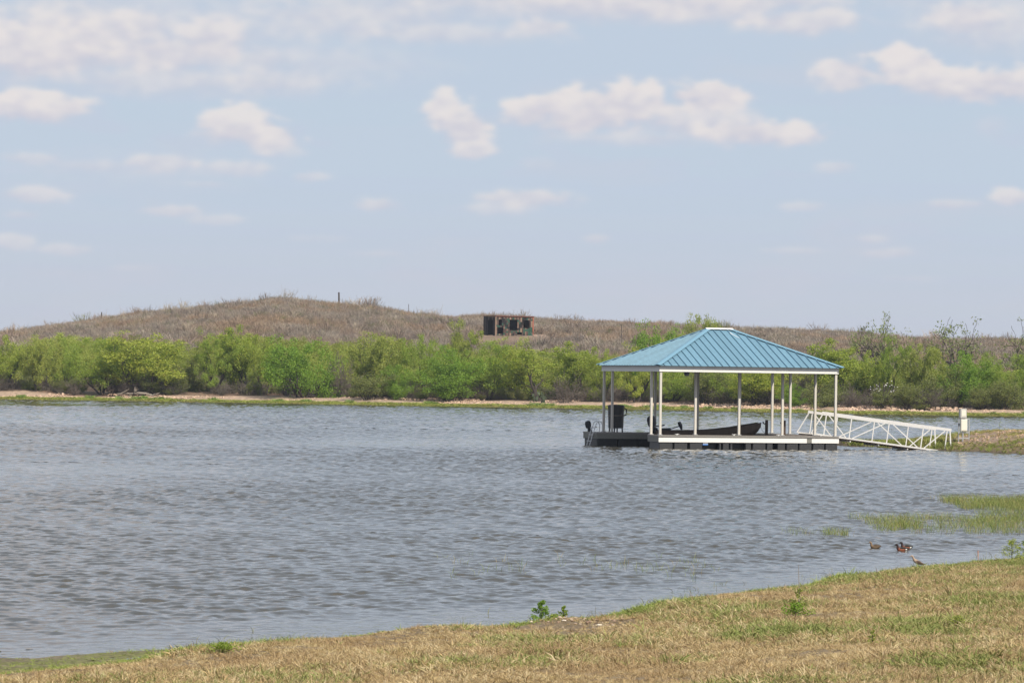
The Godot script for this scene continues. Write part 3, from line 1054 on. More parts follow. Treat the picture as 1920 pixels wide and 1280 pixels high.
	var spots := [
		[11.9, 17.5, -94.5, -87.0, 5200, "dense green reed bed in the water at the far right", 1.0],
		[8.2, 15.0, -82.0, -73.2, 3600, "wide thin reed bed behind the swimming ducks", 0.85],
		[6.0, 7.3, -73.0, -71.2, 170, "small patch of reeds left of the ducks", 0.8],
		[-1.2, 3.6, -62.0, -55.0, 90, "sparse single reed stems in open water near the bank", 0.7],
	]
	spots.append([11.8, 15.5, -88.5, -79.5, 1500, "thin scattered reeds linking the two reed beds at the right edge", 0.8])
	for s in spots:
		var rx := []
		var rc := []
		for i in s[4]:
			var u := rng.randf()
			var x: float = lerpf(s[0], s[1], u)
			var z: float = lerpf(s[2], s[3], rng.randf())
			var f := nl.get_noise_2d(x * 14.0, z * 14.0) + 0.35 * (u - 0.5)
			if f < -0.05 - 0.25 * absf(s[6] - 0.85) and rng.randf() < 0.85:
				continue
			var edge: float = minf((z - s[2]) / (s[3] - s[2]), (s[3] - z) / (s[3] - s[2])) * 4.0
			if rng.randf() > edge + 0.35:
				continue
			var sc: float = s[6] * rng.randf_range(0.55, 1.15)
			rx.append(Transform3D(Basis(Vector3.UP, rng.randf() * TAU).scaled(Vector3(1, sc, 1)), Vector3(x, -0.02, z)))
			rc.append((Color(0.13, 0.20, 0.045).lerp(Color(0.27, 0.29, 0.10), rng.randf()) if rng.randf() < 0.85 else Color(0.33, 0.27, 0.14)))
		stuff("reed_bed", reed, M.grass, rx, rc, s[5], "reeds")
	# thin stems in the shallows along the near bank
	var stem := tuft(2, 0.20, 0.008, 0.02, 0.98)
	var tx := []
	var tc := []
	for i in 420:
		var x := rng.randf_range(-4.0, 11.0)
		var t := pow(rng.randf(), 1.8) * 3.2 + 0.1
		if nl.get_noise_2d(x * 12.0, t * 5.0) < 0.02:
			continue
		tx.append(Transform3D(Basis(Vector3.UP, rng.randf() * TAU).scaled(Vector3.ONE * rng.randf_range(0.4, 1.1)), Vector3(x, -0.02, near_z(x) - t)))
		tc.append(Color(0.16, 0.14, 0.06).lerp(Color(0.22, 0.24, 0.08), rng.randf()))
	stuff("shallow_stems", stem, M.grass, tx, tc, "thin dark stems standing in the shallows along the near bank", "stems")
	# scum at the lower left waterline
	var disc := MB.new()
	var ring := []
	for j in 9:
		var a := TAU * j / 9
		ring.append(Vector3(cos(a), 0, sin(a)) * rng.randf_range(0.6, 1.15))
	for j in 9:
		disc.tri(Vector3(0, 0.06, 0), ring[(j + 1) % 9], ring[j])
	var ax := []
	var ac := []
	for i in 1500:
		var x := rng.randf_range(-9.5, 0.5)
		var wide := clampf(4.4 - (x + 5.6) * 1.2, 0.25, 5.0)
		var u := pow(rng.randf(), 1.25)
		var t := u * wide - 0.15
		if nz.get_noise_2d(x * 14.0, t * 30.0) + 0.7 * nl.get_noise_2d(x * 9.0, t * 25.0) < -0.30 + 0.75 * u * u:
			continue
		var r := rng.randf_range(0.012, 0.04)
		ax.append(Transform3D(Basis(Vector3.UP, rng.randf() * TAU).scaled(Vector3(r * 1.6, r * 0.12, r)), Vector3(x, maxf(0.004, near_h(x, near_z(x) - t)) + rng.randf() * 0.006, near_z(x) - t)))
		ac.append((Color(0.235, 0.235, 0.075) if rng.randf() < 0.45 else Color(0.30, 0.24, 0.15)).lerp(Color(0.20, 0.155, 0.10), rng.randf()) * rng.randf_range(0.8, 1.2))
	stuff("algae_mat", disc.mesh(), M.stone, ax, ac, "olive-brown algae scum floating at the lower left waterline", "algae")

func pebble(sd: int) -> ArrayMesh:
	rng.seed = sd
	var mb := MB.new()
	var rings := []
	for i in 5:
		var row := []
		for j in 7:
			var a := TAU * (j + 0.3 * i) / 7
			var p := PI * i / 4
			row.append(Vector3(sin(p) * cos(a), cos(p) * 0.6, sin(p) * sin(a)) * rng.randf_range(0.75, 1.15))
		rings.append(row)
	for i in 4:
		for j in 7:
			var k := (j + 1) % 7
			mb.quad(rings[i][k], rings[i + 1][k], rings[i + 1][j], rings[i][j])
	return mb.mesh()

func build_stones() -> void:
	var me := pebble(5)
	rng.seed = 77
	var xf := []
	var cs := []
	for i in 14000:
		var x := rng.randf_range(-75, 70)
		var s := rng.randf_range(3.6, 13.0)
		if s > 7.5 and rng.randf() < 0.35:
			continue
		if nl.get_noise_2d(x * 4.0, s * 4.0) < -0.22:
			continue
		var d := far_d(x) + s
		var r := rng.randf_range(0.04, 0.13) * (1.5 if rng.randf() < 0.1 else 1.0)
		if x > 20.0:
			r *= 1.25
		xf.append(Transform3D(Basis.from_euler(Vector3(rng.randf(), rng.randf() * TAU, rng.randf())).scaled(Vector3(r, r * 0.8, r)), Vector3(x, far_h(x, d) + r * 0.2, -d)))
		cs.append(Color(0.62, 0.47, 0.36).lerp(Color(0.46, 0.32, 0.24), rng.randf()) * rng.randf_range(0.75, 1.15))
	stuff("shore_gravel", me, M.stone, xf, cs, "pinkish tan gravel strip along the far bank", "gravel")
	xf = []
	cs = []
	for i in 3200:
		var x := rng.randf_range(20.5, 34.0)
		var z := rng.randf_range(-172.0, -153.0)
		var h := spit_h(x, z)
		if h < 0.25 or nl.get_noise_2d(x * 9.0, z * 9.0) < -0.1:
			continue
		var r := rng.randf_range(0.025, 0.075)
		xf.append(Transform3D(Basis.from_euler(Vector3(rng.randf(), rng.randf() * TAU, 0)).scaled(Vector3(r, r * 0.8, r)), Vector3(x, h + r * 0.2, z)))
		cs.append(Color(0.55, 0.40, 0.30).lerp(Color(0.42, 0.28, 0.19), rng.randf()))
	stuff("spit_gravel", me, M.stone, xf, cs, "tan gravel on top of the spit by the pedestal", "gravel")
	xf = []
	cs = []
	for i in 160:
		var x := rng.randfn(0.95, 0.42)
		var z := rng.randfn(-43.0, 0.7)
		if z < near_z(x) + 0.25:
			continue
		var r := rng.randf_range(0.006, 0.020)
		xf.append(Transform3D(Basis.from_euler(Vector3(rng.randf(), rng.randf() * TAU, 0)).scaled(Vector3(r * 1.4, r * 0.8, r)), Vector3(x, near_h(x, z) + r * 0.3, z)))
		cs.append(Color(0.52, 0.42, 0.33).lerp(Color(0.32, 0.21, 0.15), rng.randf()))
	stuff("bare_patch_pebbles", me, M.stone, xf, cs, "pebbles and clods on the bare patch behind the leafy plants", "pebbles")

# ---------------------------------------------------------------- the dock
const DECK := 0.647
const LONG := 8.99
const WIDE := 7.845
const INNER := 1.205

func strip(mb: MB, a: Vector3, b: Vector3, d: Vector3, e: Vector3, t: float) -> void:      # a thick sheet, upper corners a b d e counter-clockwise from above
	var n := (d - a).cross(e - b).normalized() * t
	mb.quad(a, b, d, e)
	mb.quad(e - n, d - n, b - n, a - n)
	var p := [a, b, d, e]
	for i in 4:
		var q: Vector3 = p[i]
		var r: Vector3 = p[(i + 1) % 4]
		mb.quad(q, q - n, r - n, r)

func roof_face(roof: Node3D, e0: Vector3, e1: Vector3, r0: Vector3, r1: Vector3) -> void:
	var ax := (e1 - e0).normalized()
	var wide := (e1 - e0).length()
	var a0 := (r0 - e0).dot(ax)
	var a1 := (r1 - e0).dot(ax)
	var us := ((r0 - e0) - ax * a0)
	var slope := us.length()
	us /= slope
	var up := ax.cross(us).normalized()
	if up.y < 0:
		up = -up
	var top := func(a: float) -> float:
		return slope * clampf(minf(minf(a / a0, (wide - a) / (wide - a1)), 1.0), 0.0, 1.0)
	var n := int(round(wide / 0.366))
	for i in n:
		var p := wide * i / n
		var q := wide * (i + 1) / n
		var cuts := [p]
		for k in [a0, a1]:
			if k > p + 0.01 and k < q - 0.01:
				cuts.append(k)
		cuts.append(q)
		var mb := MB.new()
		for j in cuts.size() - 1:
			var x0: float = cuts[j]
			var x1: float = cuts[j + 1]
			strip(mb, e0 + ax * x0, e0 + ax * x1, e0 + ax * x1 + us * top.call(x1), e0 + ax * x0 + us * top.call(x0), 0.008)
		# standing rib at the panel's left seam
		var t: float = top.call(p)
		if i > 0 and t > 0.12:
			var o := e0 + ax * p
			var h := 0.052
			var wb := 0.024
			var wt := 0.014
			var s0 := o - us * 0.004
			var s1 := o + us * (t - 0.02)
			mb.quad(s0 - ax * wt + up * h, s0 + ax * wt + up * h, s1 + ax * wt + up * h, s1 - ax * wt + up * h)
			mb.quad(s0 - ax * wb, s0 - ax * wt + up * h, s1 - ax * wt + up * h, s1 - ax * wb)
			mb.quad(s0 + ax * wt + up * h, s0 + ax * wb, s1 + ax * wb, s1 + ax * wt + up * h)
			mb.quad(s0 - ax * wb, s0 + ax * wb, s0 + ax * wt + up * h, s0 - ax * wt + up * h)
		part(roof, "roof_panel", mb, M.roof[(i * 5 + i / 3) % 3])

func hip_cap(roof: Node3D, corner: Vector3, peak: Vector3, sa: Vector3, sb: Vector3) -> void:
	# sa, sb: directions lying in the two roof faces, away from the hip
	var d := (peak - corner).normalized()
	var mb := MB.new()
	for s in [sa, sb]:
		var inp: Vector3 = (s - d * s.dot(d)).normalized()
		var n := d.cross(inp).normalized()
		if n.y < 0:
			n = -n
		var lift := n * 0.064
		var c0 := corner + Vector3(0, 0.072, 0) - d * 0.03
		var c1 := peak + Vector3(0, 0.072, 0)
		var w0 := corner + inp * 0.16 + lift - d * 0.03 + d * 0.05
		var w1 := peak + inp * 0.16 + lift
		if (c1 - c0).cross(w0 - c0).y > 0:
			strip(mb, c0, c1, w1, w0, 0.006)
		else:
			strip(mb, c0, w0, w1, c1, 0.006)
	part(roof, "hip_cap", mb, M.cap)

func build_dock() -> void:
	var dock := thing("boat_dock", "floating boat dock on black floats under a blue metal hipped roof", "dock", Vector3(7.041, 0, -157.277), deg_to_rad(18.241))
	# local: x along the front, -z into the picture
	var mk := func(called: String, x0: float, x1: float, d0: float, d1: float, y0: float, y1: float, m: Material, bevel := 0.0) -> MeshInstance3D:
		var mb := MB.new()
		mb.box(Vector3((x0 + x1) / 2, (y0 + y1) / 2, -(d0 + d1) / 2), Vector3(x1 - x0, y1 - y0, d1 - d0), Basis(), bevel)
		return part(dock, called, mb, m)
	# decking of separate boards, one part for each stretch
	for q in [[-0.10, 9.10, -0.12, 1.32, true], [6.92, 9.10, 1.33, 6.04, false], [-0.98, 9.10, 6.05, 7.98, true]]:
		var mb := MB.new()
		if q[4]:
			var x: float = q[0]
			while x < q[1] - 0.02:
				var e := minf(x + 0.136, q[1])
				mb.box(Vector3((x + e) / 2, DECK - 0.019 + rng.randf_range(-0.002, 0.002), -(q[2] + q[3]) / 2), Vector3(e - x, 0.036, q[3] - q[2]))
				x += 0.142
		else:
			var z: float = q[2]
			while z < q[3] - 0.02:
				var e := minf(z + 0.136, q[3])
				mb.box(Vector3((q[0] + q[1]) / 2, DECK - 0.019 + rng.randf_range(-0.002, 0.002), -(z + e) / 2), Vector3(q[1] - q[0], 0.036, e - z))
				z += 0.142
		part(dock, "decking", mb, M.deck)
	# joists under the boards, edge boards and white skirts
	mk.call("edge_board", -0.13, 9.13, -0.155, -0.122, DECK - 0.075, DECK - 0.004, M.deck_edge)
	mk.call("dark_strip", -0.12, 9.12, -0.145, -0.10, DECK - 0.105, DECK - 0.076, M.black)  # thin black strip between edge board and skirt
	mk.call("skirt", -0.11, 7.46, -0.14, -0.10, 0.325, DECK - 0.106, M.white)
	mk.call("joint_plate", 7.462, 7.72, -0.133, -0.10, 0.325, DECK - 0.106, M.trim)
	mk.call("skirt", 7.722, 9.10, -0.14, -0.10, 0.325, DECK - 0.106, M.white)
	mk.call("edge_board", -0.135, -0.102, -0.12, 1.32, DECK - 0.075, DECK - 0.004, M.deck_edge)
	mk.call("skirt", -0.13, -0.10, -0.098, 1.30, 0.325, DECK - 0.08, M.trim)
	mk.call("skirt", 9.102, 9.135, -0.13, 7.96, 0.325, DECK - 0.02, M.white)
	mk.call("skirt", -0.08, 6.90, 1.33, 1.36, 0.325, DECK - 0.02, M.trim)
	mk.call("skirt", 6.88, 6.91, 1.37, 6.04, 0.325, DECK - 0.02, M.trim)
	mk.call("edge_board", -1.02, 6.90, 6.005, 6.045, DECK - 0.075, DECK - 0.002, M.deck_edge)
	mk.call("skirt", -1.0, 6.88, 6.01, 6.045, 0.34, DECK - 0.076, M.trim)
	mk.call("edge_board", -1.025, -0.985, 6.047, 7.98, DECK - 0.075, DECK - 0.002, M.deck_edge)
	mk.call("skirt", -1.015, -0.985, 6.05, 7.97, 0.34, DECK - 0.076, M.trim)
	mk.call("skirt", -1.0, 9.08, 7.982, 8.01, 0.325, DECK - 0.02, M.trim)
	# floats, row by row
	for f in [[-0.06, 0.62], [0.70, 1.36], [1.49, 2.12], [2.98, 3.08], [3.17, 3.48], [3.55, 3.66], [4.33, 4.62], [4.70, 5.36], [5.43, 5.73], [5.98, 6.37], [6.45, 7.04], [7.10, 7.74], [7.81, 8.40], [8.46, 9.08]]:
		mk.call("float", f[0], f[1], -0.09, 1.22, -0.12, 0.322, M.float, 0.022)
	mk.call("float", 2.14, 2.96, 0.25, 1.22, -0.12, 0.322, M.black, 0.02)
	mk.call("float", 3.68, 4.31, 0.25, 1.22, -0.12, 0.322, M.black, 0.02)
	for i in 7:
		var x := -0.97 + i * 1.1
		if i == 2:
			mk.call("float", x, x + 0.72, 6.08, 7.9, -0.12, 0.335, M.black, 0.02)
		else:
			mk.call("float", x, x + 1.05, 6.08, 7.9, -0.12, 0.335, M.black, 0.02)
	for i in 4:
		mk.call("float", 7.0, 9.06, 1.5 + i * 1.14, 2.56 + i * 1.14, -0.12, 0.322, M.float, 0.02)
	# blue and white maker's sticker on a float
	var st := MB.new()
	st.box(Vector3(2.27, 0.235, 0.102), Vector3(0.26, 0.09, 0.004))
	var sticker := part(dock, "sticker", st, M.blue_label)
	var s2 := MB.new()
	s2.box(Vector3(2.27, 0.268, 0.1055), Vector3(0.25, 0.022, 0.003))
	part(sticker, "stripe", s2, M.white_label)
	var hold := MB.new()
	hold.box(Vector3(2.27, 0.25, 0.05), Vector3(0.30, 0.14, 0.10))
	part(dock, "bracket", hold, M.black)
	# posts
	var top := DECK + 3.0
	var sp := LONG / 4
	var posts := [[0.0, 0.0], [LONG, 0.0], [0.0, WIDE], [LONG, WIDE], [LONG, 2.45], [LONG, 5.55]]
	for i in 4:
		posts.append([sp * i, INNER])
		posts.append([sp * i, WIDE - INNER])
	for p in posts:
		var mb := MB.new()
		mb.box(Vector3(p[0], (DECK + top + 0.2) / 2, -p[1]), Vector3(0.112, top + 0.2 - DECK, 0.112), Basis(), 0.008)
		var po := part(dock, "post", mb, M.post)
		var fb := MB.new()
		fb.box(Vector3(p[0], DECK + 0.02, -p[1]), Vector3(0.2, 0.035, 0.2), Basis(), 0.006)
		part(po, "foot_plate", fb, M.galv)
	# roof
	var roof := Node3D.new()
	roof.name = "roof"
	dock.add_child(roof, true)
	var fy0 := top
	var fy1 := top + 0.33
	var fas := func(a: Vector3, b: Vector3) -> void:
		var mb := MB.new()
		mb.bar(a, b, 0.045, fy1 - fy0)
		part(roof, "fascia", mb, M.white)
	var fo := 0.085
	var ym := (fy0 + fy1) / 2
	fas.call(Vector3(-fo - 0.022, ym, fo), Vector3(LONG + fo + 0.022, ym, fo))
	fas.call(Vector3(-fo - 0.022, ym, -WIDE - fo), Vector3(LONG + fo + 0.022, ym, -WIDE - fo))
	fas.call(Vector3(-fo, ym, fo - 0.024), Vector3(-fo, ym, -WIDE - fo + 0.024))
	fas.call(Vector3(LONG + fo, ym, fo - 0.024), Vector3(LONG + fo, ym, -WIDE - fo + 0.024))
	# inner beams over the inner posts
	for z in [-INNER, -WIDE + INNER]:
		var mb := MB.new()
		mb.bar(Vector3(0.0, top + 0.26, z), Vector3(LONG, top + 0.26, z), 0.09, 0.15)
		part(roof, "beam", mb, M.white)
	var o := 0.285
	var ey := fy1 - 0.05
	var py := top + 2.10
	var c00 := Vector3(-o, ey, o)
	var c10 := Vector3(LONG + o, ey, o)
	var c11 := Vector3(LONG + o, ey, -WIDE - o)
	var c01 := Vector3(-o, ey, -WIDE - o)
	var run := WIDE / 2 + o
	var r0 := Vector3(-o + run, py, -WIDE / 2)
	var r1 := Vector3(LONG + o - run, py, -WIDE / 2)
	roof_face(roof, c00, c10, r0, r1)
	roof_face(roof, c10, c11, r1, r1)
	roof_face(roof, c11, c01, r1, r0)
	roof_face(roof, c01, c00, r0, r0)
	hip_cap(roof, c00, r0, Vector3(1, 0, 0), (c01 - c00).normalized())
	hip_cap(roof, c10, r1, Vector3(-1, 0, 0), (c11 - c10).normalized())
	hip_cap(roof, c11, r1, Vector3(-1, 0, 0), (c10 - c11).normalized())
	hip_cap(roof, c01, r0, Vector3(1, 0, 0), (c00 - c01).normalized())
	var rc := MB.new()
	var rl := Vector3(-0.14, 0, 0)
	strip(rc, r0 + rl + Vector3(0, 0.075, 0), r0 + rl + Vector3(0, 0.005, 0.17), r1 - rl + Vector3(0, 0.005, 0.17), r1 - rl + Vector3(0, 0.075, 0), 0.006)
	strip(rc, r0 + rl + Vector3(0, 0.075, 0), r1 - rl + Vector3(0, 0.075, 0), r1 - rl + Vector3(0, 0.005, -0.17), r0 + rl + Vector3(0, 0.005, -0.17), 0.006)
	part(roof, "ridge_cap", rc, M.alu, "metal ridge cap, its white highlight put into the colour")  # white highlight along the ridge put into the cap's pale material
	# rafters seen from below
	for i in 9:
		var x := LONG * (i + 0.5) / 9
		var k := clampf(minf(x + o, LONG + o - x) / run, 0.0, 1.0)
		for s in [0, 1]:
			var e := Vector3(x, ey + 0.02, o - 0.3) if s == 0 else Vector3(x, ey + 0.02, -WIDE - o + 0.3)
			var pk := Vector3(x, lerpf(ey, py, k) - 0.12, lerpf(o, -WIDE / 2, k) if s == 0 else lerpf(-WIDE - o, -WIDE / 2, k))
			if (pk - e).length() > 0.6:
				var mb := MB.new()
				mb.bar(e, pk, 0.045, 0.11)
				part(roof, "rafter", mb, M.trim)
	# white scrape marks near the ridge, thin smears on one panel
	var dr := MB.new()
	var front_n := Vector3(0, run, py - ey).normalized()
	var usl := (r0 - Vector3(r0.x, ey, o)).normalized()
	var foot := Vector3(r1.x - 0.20, ey, o)
	var sl := (r0 - Vector3(r0.x, ey, o)).length()
	var prev := Vector3.ZERO
	for i in 7:
		var f := 0.965 - i * 0.032
		var p := foot + usl * sl * f + front_n * 0.004 + Vector3(0.02 * i + 0.012 * i * i * 0.5, 0, 0)
		if i > 0:
			var wv := Vector3(0.034 - 0.003 * i, 0, 0)
			dr.quad(p - wv, p + wv, prev + wv, prev - wv)
		prev = p
	part(roof, "dropping_streak", dr, M.white_label, "white bird-dropping streak near the ridge")
	# floodlight under the front eave
	var lamp := MB.new()
	lamp.lathe(Vector3(1.36, top - 0.20, -0.12), [[0.0, 0.0], [0.09, 0.02], [0.135, 0.09], [0.14, 0.16], [0.10, 0.19], [0.04, 0.21]], 14)
	part(dock, "eave_floodlight", lamp, M.motor)
	# mooring posts by the bow
	for q in [[6.98, 3.72], [7.42, 2.55]]:
		var mb := MB.new()
		mb.box(Vector3(q[0], DECK + 0.36, -q[1]), Vector3(0.13, 0.72, 0.10), Basis(), 0.01)
		var b := part(dock, "mooring_post", mb, M.wood)
		var mr := MB.new()
		mr.tube([Vector3(q[0] - 0.09, DECK + 0.52, -q[1]), Vector3(q[0] - 0.16, DECK + 0.55, -q[1]), Vector3(q[0] - 0.20, DECK + 0.62, -q[1])], [0.03, 0.03, 0.045], 7)
		part(b, "roller", mr, M.motor)
	# cleats along the front finger
	for x in [1.0, 3.9, 6.2, 8.4]:
		var mb := MB.new()
		mb.tube([Vector3(x - 0.11, DECK + 0.055, -0.35), Vector3(x, DECK + 0.045, -0.35), Vector3(x + 0.11, DECK + 0.055, -0.35)], [0.012, 0.018, 0.012], 6)
		mb.box(Vector3(x, DECK + 0.02, -0.35), Vector3(0.07, 0.05, 0.04))
		part(dock, "cleat", mb, M.galv)
	# swim ladder on the left end
	var lad := Node3D.new()
	lad.name = "ladder"
	dock.add_child(lad, true)
	for z in [-6.30, -6.72]:
		var mb := MB.new()
		var pts := []
		var rr := []
		for q in [[-0.62, DECK + 0.0], [-0.62, DECK + 0.36], [-0.68, DECK + 0.50], [-0.80, DECK + 0.54], [-0.92, DECK + 0.46], [-0.99, DECK + 0.26], [-1.12, DECK - 0.10], [-1.26, 0.05], [-1.38, -0.35]]:
			pts.append(Vector3(q[0], q[1], z)); rr.append(0.020)
		mb.tube(pts, rr, 7, Vector3(0, 0, 1))
		part(lad, "rail", mb, M.galv)
	for q in [[-1.13, DECK - 0.12], [-1.22, 0.22], [-1.29, -0.02]]:
		var mb := MB.new()
		mb.bar(Vector3(q[0], q[1], -6.29), Vector3(q[0], q[1], -6.73), 0.10, 0.035)
		part(lad, "rung", mb, M.galv)

func build_dock_things() -> void:
	var base := Transform3D(Basis(Vector3.UP, deg_to_rad(18.241)), Vector3(7.041, 0, -157.277))
	var turn := deg_to_rad(18.241)
	# drum on legs strapped to the back-left posts
	var dr := thing("feeder_drum", "black drum on short legs strapped to the back-left dock posts", "drum", base * Vector3(0.40, DECK, -7.18), turn)
	var mb := MB.new()
	mb.lathe(Vector3(0, 0.19, 0), [[0.30, 0.0], [0.36, 0.01], [0.375, 0.05], [0.385, 0.55], [0.40, 1.02], [0.415, 1.03], [0.415, 1.07], [0.40, 1.08]], 22)
	part(dr, "barrel", mb, M.black)
	mb = MB.new()
	mb.lathe(Vector3(0, 1.271, 0), [[0.40, 0.0], [0.425, 0.005], [0.425, 0.035], [0.38, 0.07], [0.1, 0.09]], 22)
	part(dr, "lid", mb, M.motor)
	for i in 4:
		mb = MB.new()
		var a := TAU * (i + 0.35) / 4
		var q := Vector3(cos(a) * 0.33, 0, sin(a) * 0.33)
		mb.bar(q + Vector3(0, 0.0, 0), q * 0.95 + Vector3(0, 0.25, 0), 0.055, 0.055)
		part(dr, "leg", mb, M.motor)
	mb = MB.new()
	var ring := []
	var rr := []
	for i in 23:
		var a := TAU * i / 22
		ring.append(Vector3(cos(a) * 0.408, 0.80 + 0.02 * sin(a), sin(a) * 0.408)); rr.append(Vector2(0.006, 0.018))
	mb.tube(ring, rr, 5, Vector3.ZERO, [], false)
	part(dr, "strap", mb, M.drift)
	mb = MB.new()
	mb.tube([Vector3(0.39, 1.18, 0.1), Vector3(0.50, 1.14, 0.1), Vector3(0.51, 0.98, 0.1), Vector3(0.49, 0.86, 0.1), Vector3(0.38, 0.82, 0.1)], [0.03, 0.035, 0.03, 0.04, 0.03], 7)
	part(dr, "handle", mb, M.motor)
	# small outboard on the back-left corner
	var om := thing("small_outboard", "small black outboard motor clamped at the dock's far left corner", "motor", base * Vector3(-0.80, DECK, -7.80), turn)
	outboard(om, 0.78, false)
	# boat in the slip
	var boat := thing("jon_boat", "dark brown flat-bottomed motorboat moored in the slip under the roof", "boat", base * Vector3(3.95, 0, -3.9), turn)
	build_boat(boat)

func outboard(o: Node3D, k: float, deep: bool) -> void:
	var mb := MB.new()
	mb.tube([Vector3(0.02, 0.22, 0) * k, Vector3(0.0, 0.27, 0) * k, Vector3(-0.02, 0.36, 0) * k, Vector3(-0.05, 0.52, 0) * k, Vector3(-0.07, 0.64, 0) * k, Vector3(-0.08, 0.69, 0) * k],
		[Vector2(0.08, 0.09) * k, Vector2(0.14, 0.17) * k, Vector2(0.16, 0.20) * k, Vector2(0.165, 0.21) * k, Vector2(0.14, 0.17) * k, Vector2(0.06, 0.08) * k], 12, Vector3(0, 0, 1))
	part(o, "cowl", mb, M.motor)
	mb = MB.new()
	mb.tube([Vector3(0.02, 0.26, 0) * k, Vector3(0.03, 0.1, 0) * k, Vector3(0.02, -0.1, 0) * k if not deep else Vector3(-0.05, -0.62, 0) * k], [Vector2(0.05, 0.09) * k, Vector2(0.05, 0.10) * k, Vector2(0.035, 0.08) * k], 8, Vector3(0, 0, 1))
	part(o, "leg", mb, M.motor)
	mb = MB.new()
	mb.box(Vector3(0.14, 0.06, 0) * k, Vector3(0.14, 0.26, 0.22) * k, Basis(), 0.02 * k)
	part(o, "clamp_bracket", mb, M.motor)
	mb = MB.new()
	mb.tube([Vector3(0.12, 0.24, 0.03) * k, Vector3(0.36, 0.27, 0.05) * k, Vector3(0.52, 0.30, 0.05) * k], [0.028 * k, 0.025 * k, 0.032 * k], 7)
	part(o, "tiller", mb, M.motor)

func build_boat(boat: Node3D) -> void:
	# sections along x, stern at -2.75, bow at +2.7
	var secs := [[-2.75, 0.08, 0.80, 0.62, 0.70], [-1.6, 0.06, 0.80, 0.64, 0.74], [-0.4, 0.06, 0.81, 0.64, 0.74], [0.6, 0.10, 0.88, 0.62, 0.72], [1.4, 0.22, 0.98, 0.54, 0.66], [2.1, 0.46, 1.10, 0.40, 0.54], [2.55, 0.74, 1.18, 0.24, 0.36], [2.72, 0.95, 1.215, 0.16, 0.24]]
	var mb := MB.new()
	var outer := []
	var inner := []
	for s in secs:
		outer.append([Vector3(s[0], s[2], s[4]), Vector3(s[0], (s[1] + s[2]) * 0.5, s[4] * 0.97), Vector3(s[0], s[1] + 0.05, s[3]), Vector3(s[0], s[1], 0), Vector3(s[0], s[1] + 0.05, -s[3]), Vector3(s[0], (s[1] + s[2]) * 0.5, -s[4] * 0.97), Vector3(s[0], s[2], -s[4])])
		inner.append([Vector3(s[0], s[2], s[4] - 0.05), Vector3(s[0], (s[1] + s[2]) * 0.5, s[4] * 0.97 - 0.05), Vector3(s[0], s[1] + 0.10, s[3] - 0.04), Vector3(s[0], s[1] + 0.07, 0), Vector3(s[0], s[1] + 0.10, -s[3] + 0.04), Vector3(s[0], (s[1] + s[2]) * 0.5, -s[4] * 0.97 + 0.05), Vector3(s[0], s[2], -s[4] + 0.05)])
	for i in secs.size() - 1:
		for j in 6:
			mb.quad(outer[i][j], outer[i][j + 1], outer[i + 1][j + 1], outer[i + 1][j])
			mb.quad(inner[i][j + 1], inner[i][j], inner[i + 1][j], inner[i + 1][j + 1])
		mb.quad(outer[i][0], outer[i + 1][0], inner[i + 1][0], inner[i][0])
		mb.quad(inner[i][6], inner[i + 1][6], outer[i + 1][6], outer[i][6])
	var last := secs.size() - 1
	for e in [0, last]:
		for j in 3:
			if e == 0:
				mb.quad(outer[e][j], outer[e][6 - j], outer[e][5 - j], outer[e][j + 1])
			else:
				mb.quad(outer[e][j], outer[e][j + 1], outer[e][5 - j], outer[e][6 - j])
	part(boat, "hull", mb, M.hull)
	for s in [-1.0, 1.0]:
		var g := MB.new()
		var pts := []
		var rr := []
		for q in secs:
			pts.append(Vector3(q[0], q[2] + 0.005, s * (q[4] - 0.015))); rr.append(0.024)
		g.tube(pts, rr, 6)
		part(boat, "gunwale", g, M.hull)
	for q in [[-1.9, 0.60], [-0.3, 0.60], [1.5, 0.72]]:
		var b := MB.new()
		b.box(Vector3(q[0], q[1], 0), Vector3(0.36, 0.05, 1.24 if q[0] < 1.0 else 1.05), Basis(), 0.01)
		part(boat, "bench", b, M.bench)
	var bd := MB.new()
	bd.box(Vector3(2.35, 1.08, 0), Vector3(0.62, 0.035, 0.55), Basis(Vector3(0, 0, 1), 0.16))
	part(boat, "bow_deck", bd, M.hull)
	var eye := MB.new()
	eye.tube([Vector3(2.74, 1.08, 0), Vector3(2.80, 1.14, 0), Vector3(2.76, 1.22, 0)], [0.018, 0.018, 0.018], 6)
	part(boat, "bow_eye", eye, M.galv)
	var line := MB.new()
	line.tube([Vector3(2.78, 1.1, 0), Vector3(2.80, 0.9, 0.08), Vector3(2.92, 0.74, 0.15), Vector3(3.05, 0.66, 0.2)], [0.010, 0.010, 0.010, 0.010], 5)
	part(boat, "mooring_line", line, M.drift)
	var om := Node3D.new()
	om.name = "outboard_motor"
	boat.add_child(om, true)
	om.position = Vector3(-2.86, 0.72, 0)
	om.set_meta("label", "black outboard motor on the boat's stern")
	outboard(om, 1.15, true)
	# bow-mount style electric motor lying across the stern
	var tm := Node3D.new()
	tm.name = "electric_motor"
	boat.add_child(tm, true)
	tm.set_meta("label", "black electric trolling motor folded over the stern")
	var t1 := MB.new()
	t1.tube([Vector3(-2.55, 0.84, 0.45), Vector3(-2.05, 0.90, 0.45), Vector3(-1.66, 1.02, 0.45)], [0.026, 0.024, 0.024], 7)
	part(tm, "shaft", t1, M.motor)
	t1 = MB.new()
	t1.tube([Vector3(-1.72, 1.20, 0.45), Vector3(-1.66, 1.19, 0.45), Vector3(-1.58, 1.06, 0.45), Vector3(-1.52, 0.86, 0.45)], [0.03, Vector2(0.06, 0.09), Vector2(0.065, 0.10), Vector2(0.03, 0.05)], 9, Vector3(0, 0, 1))
	part(tm, "head", t1, M.motor)
	t1 = MB.new()
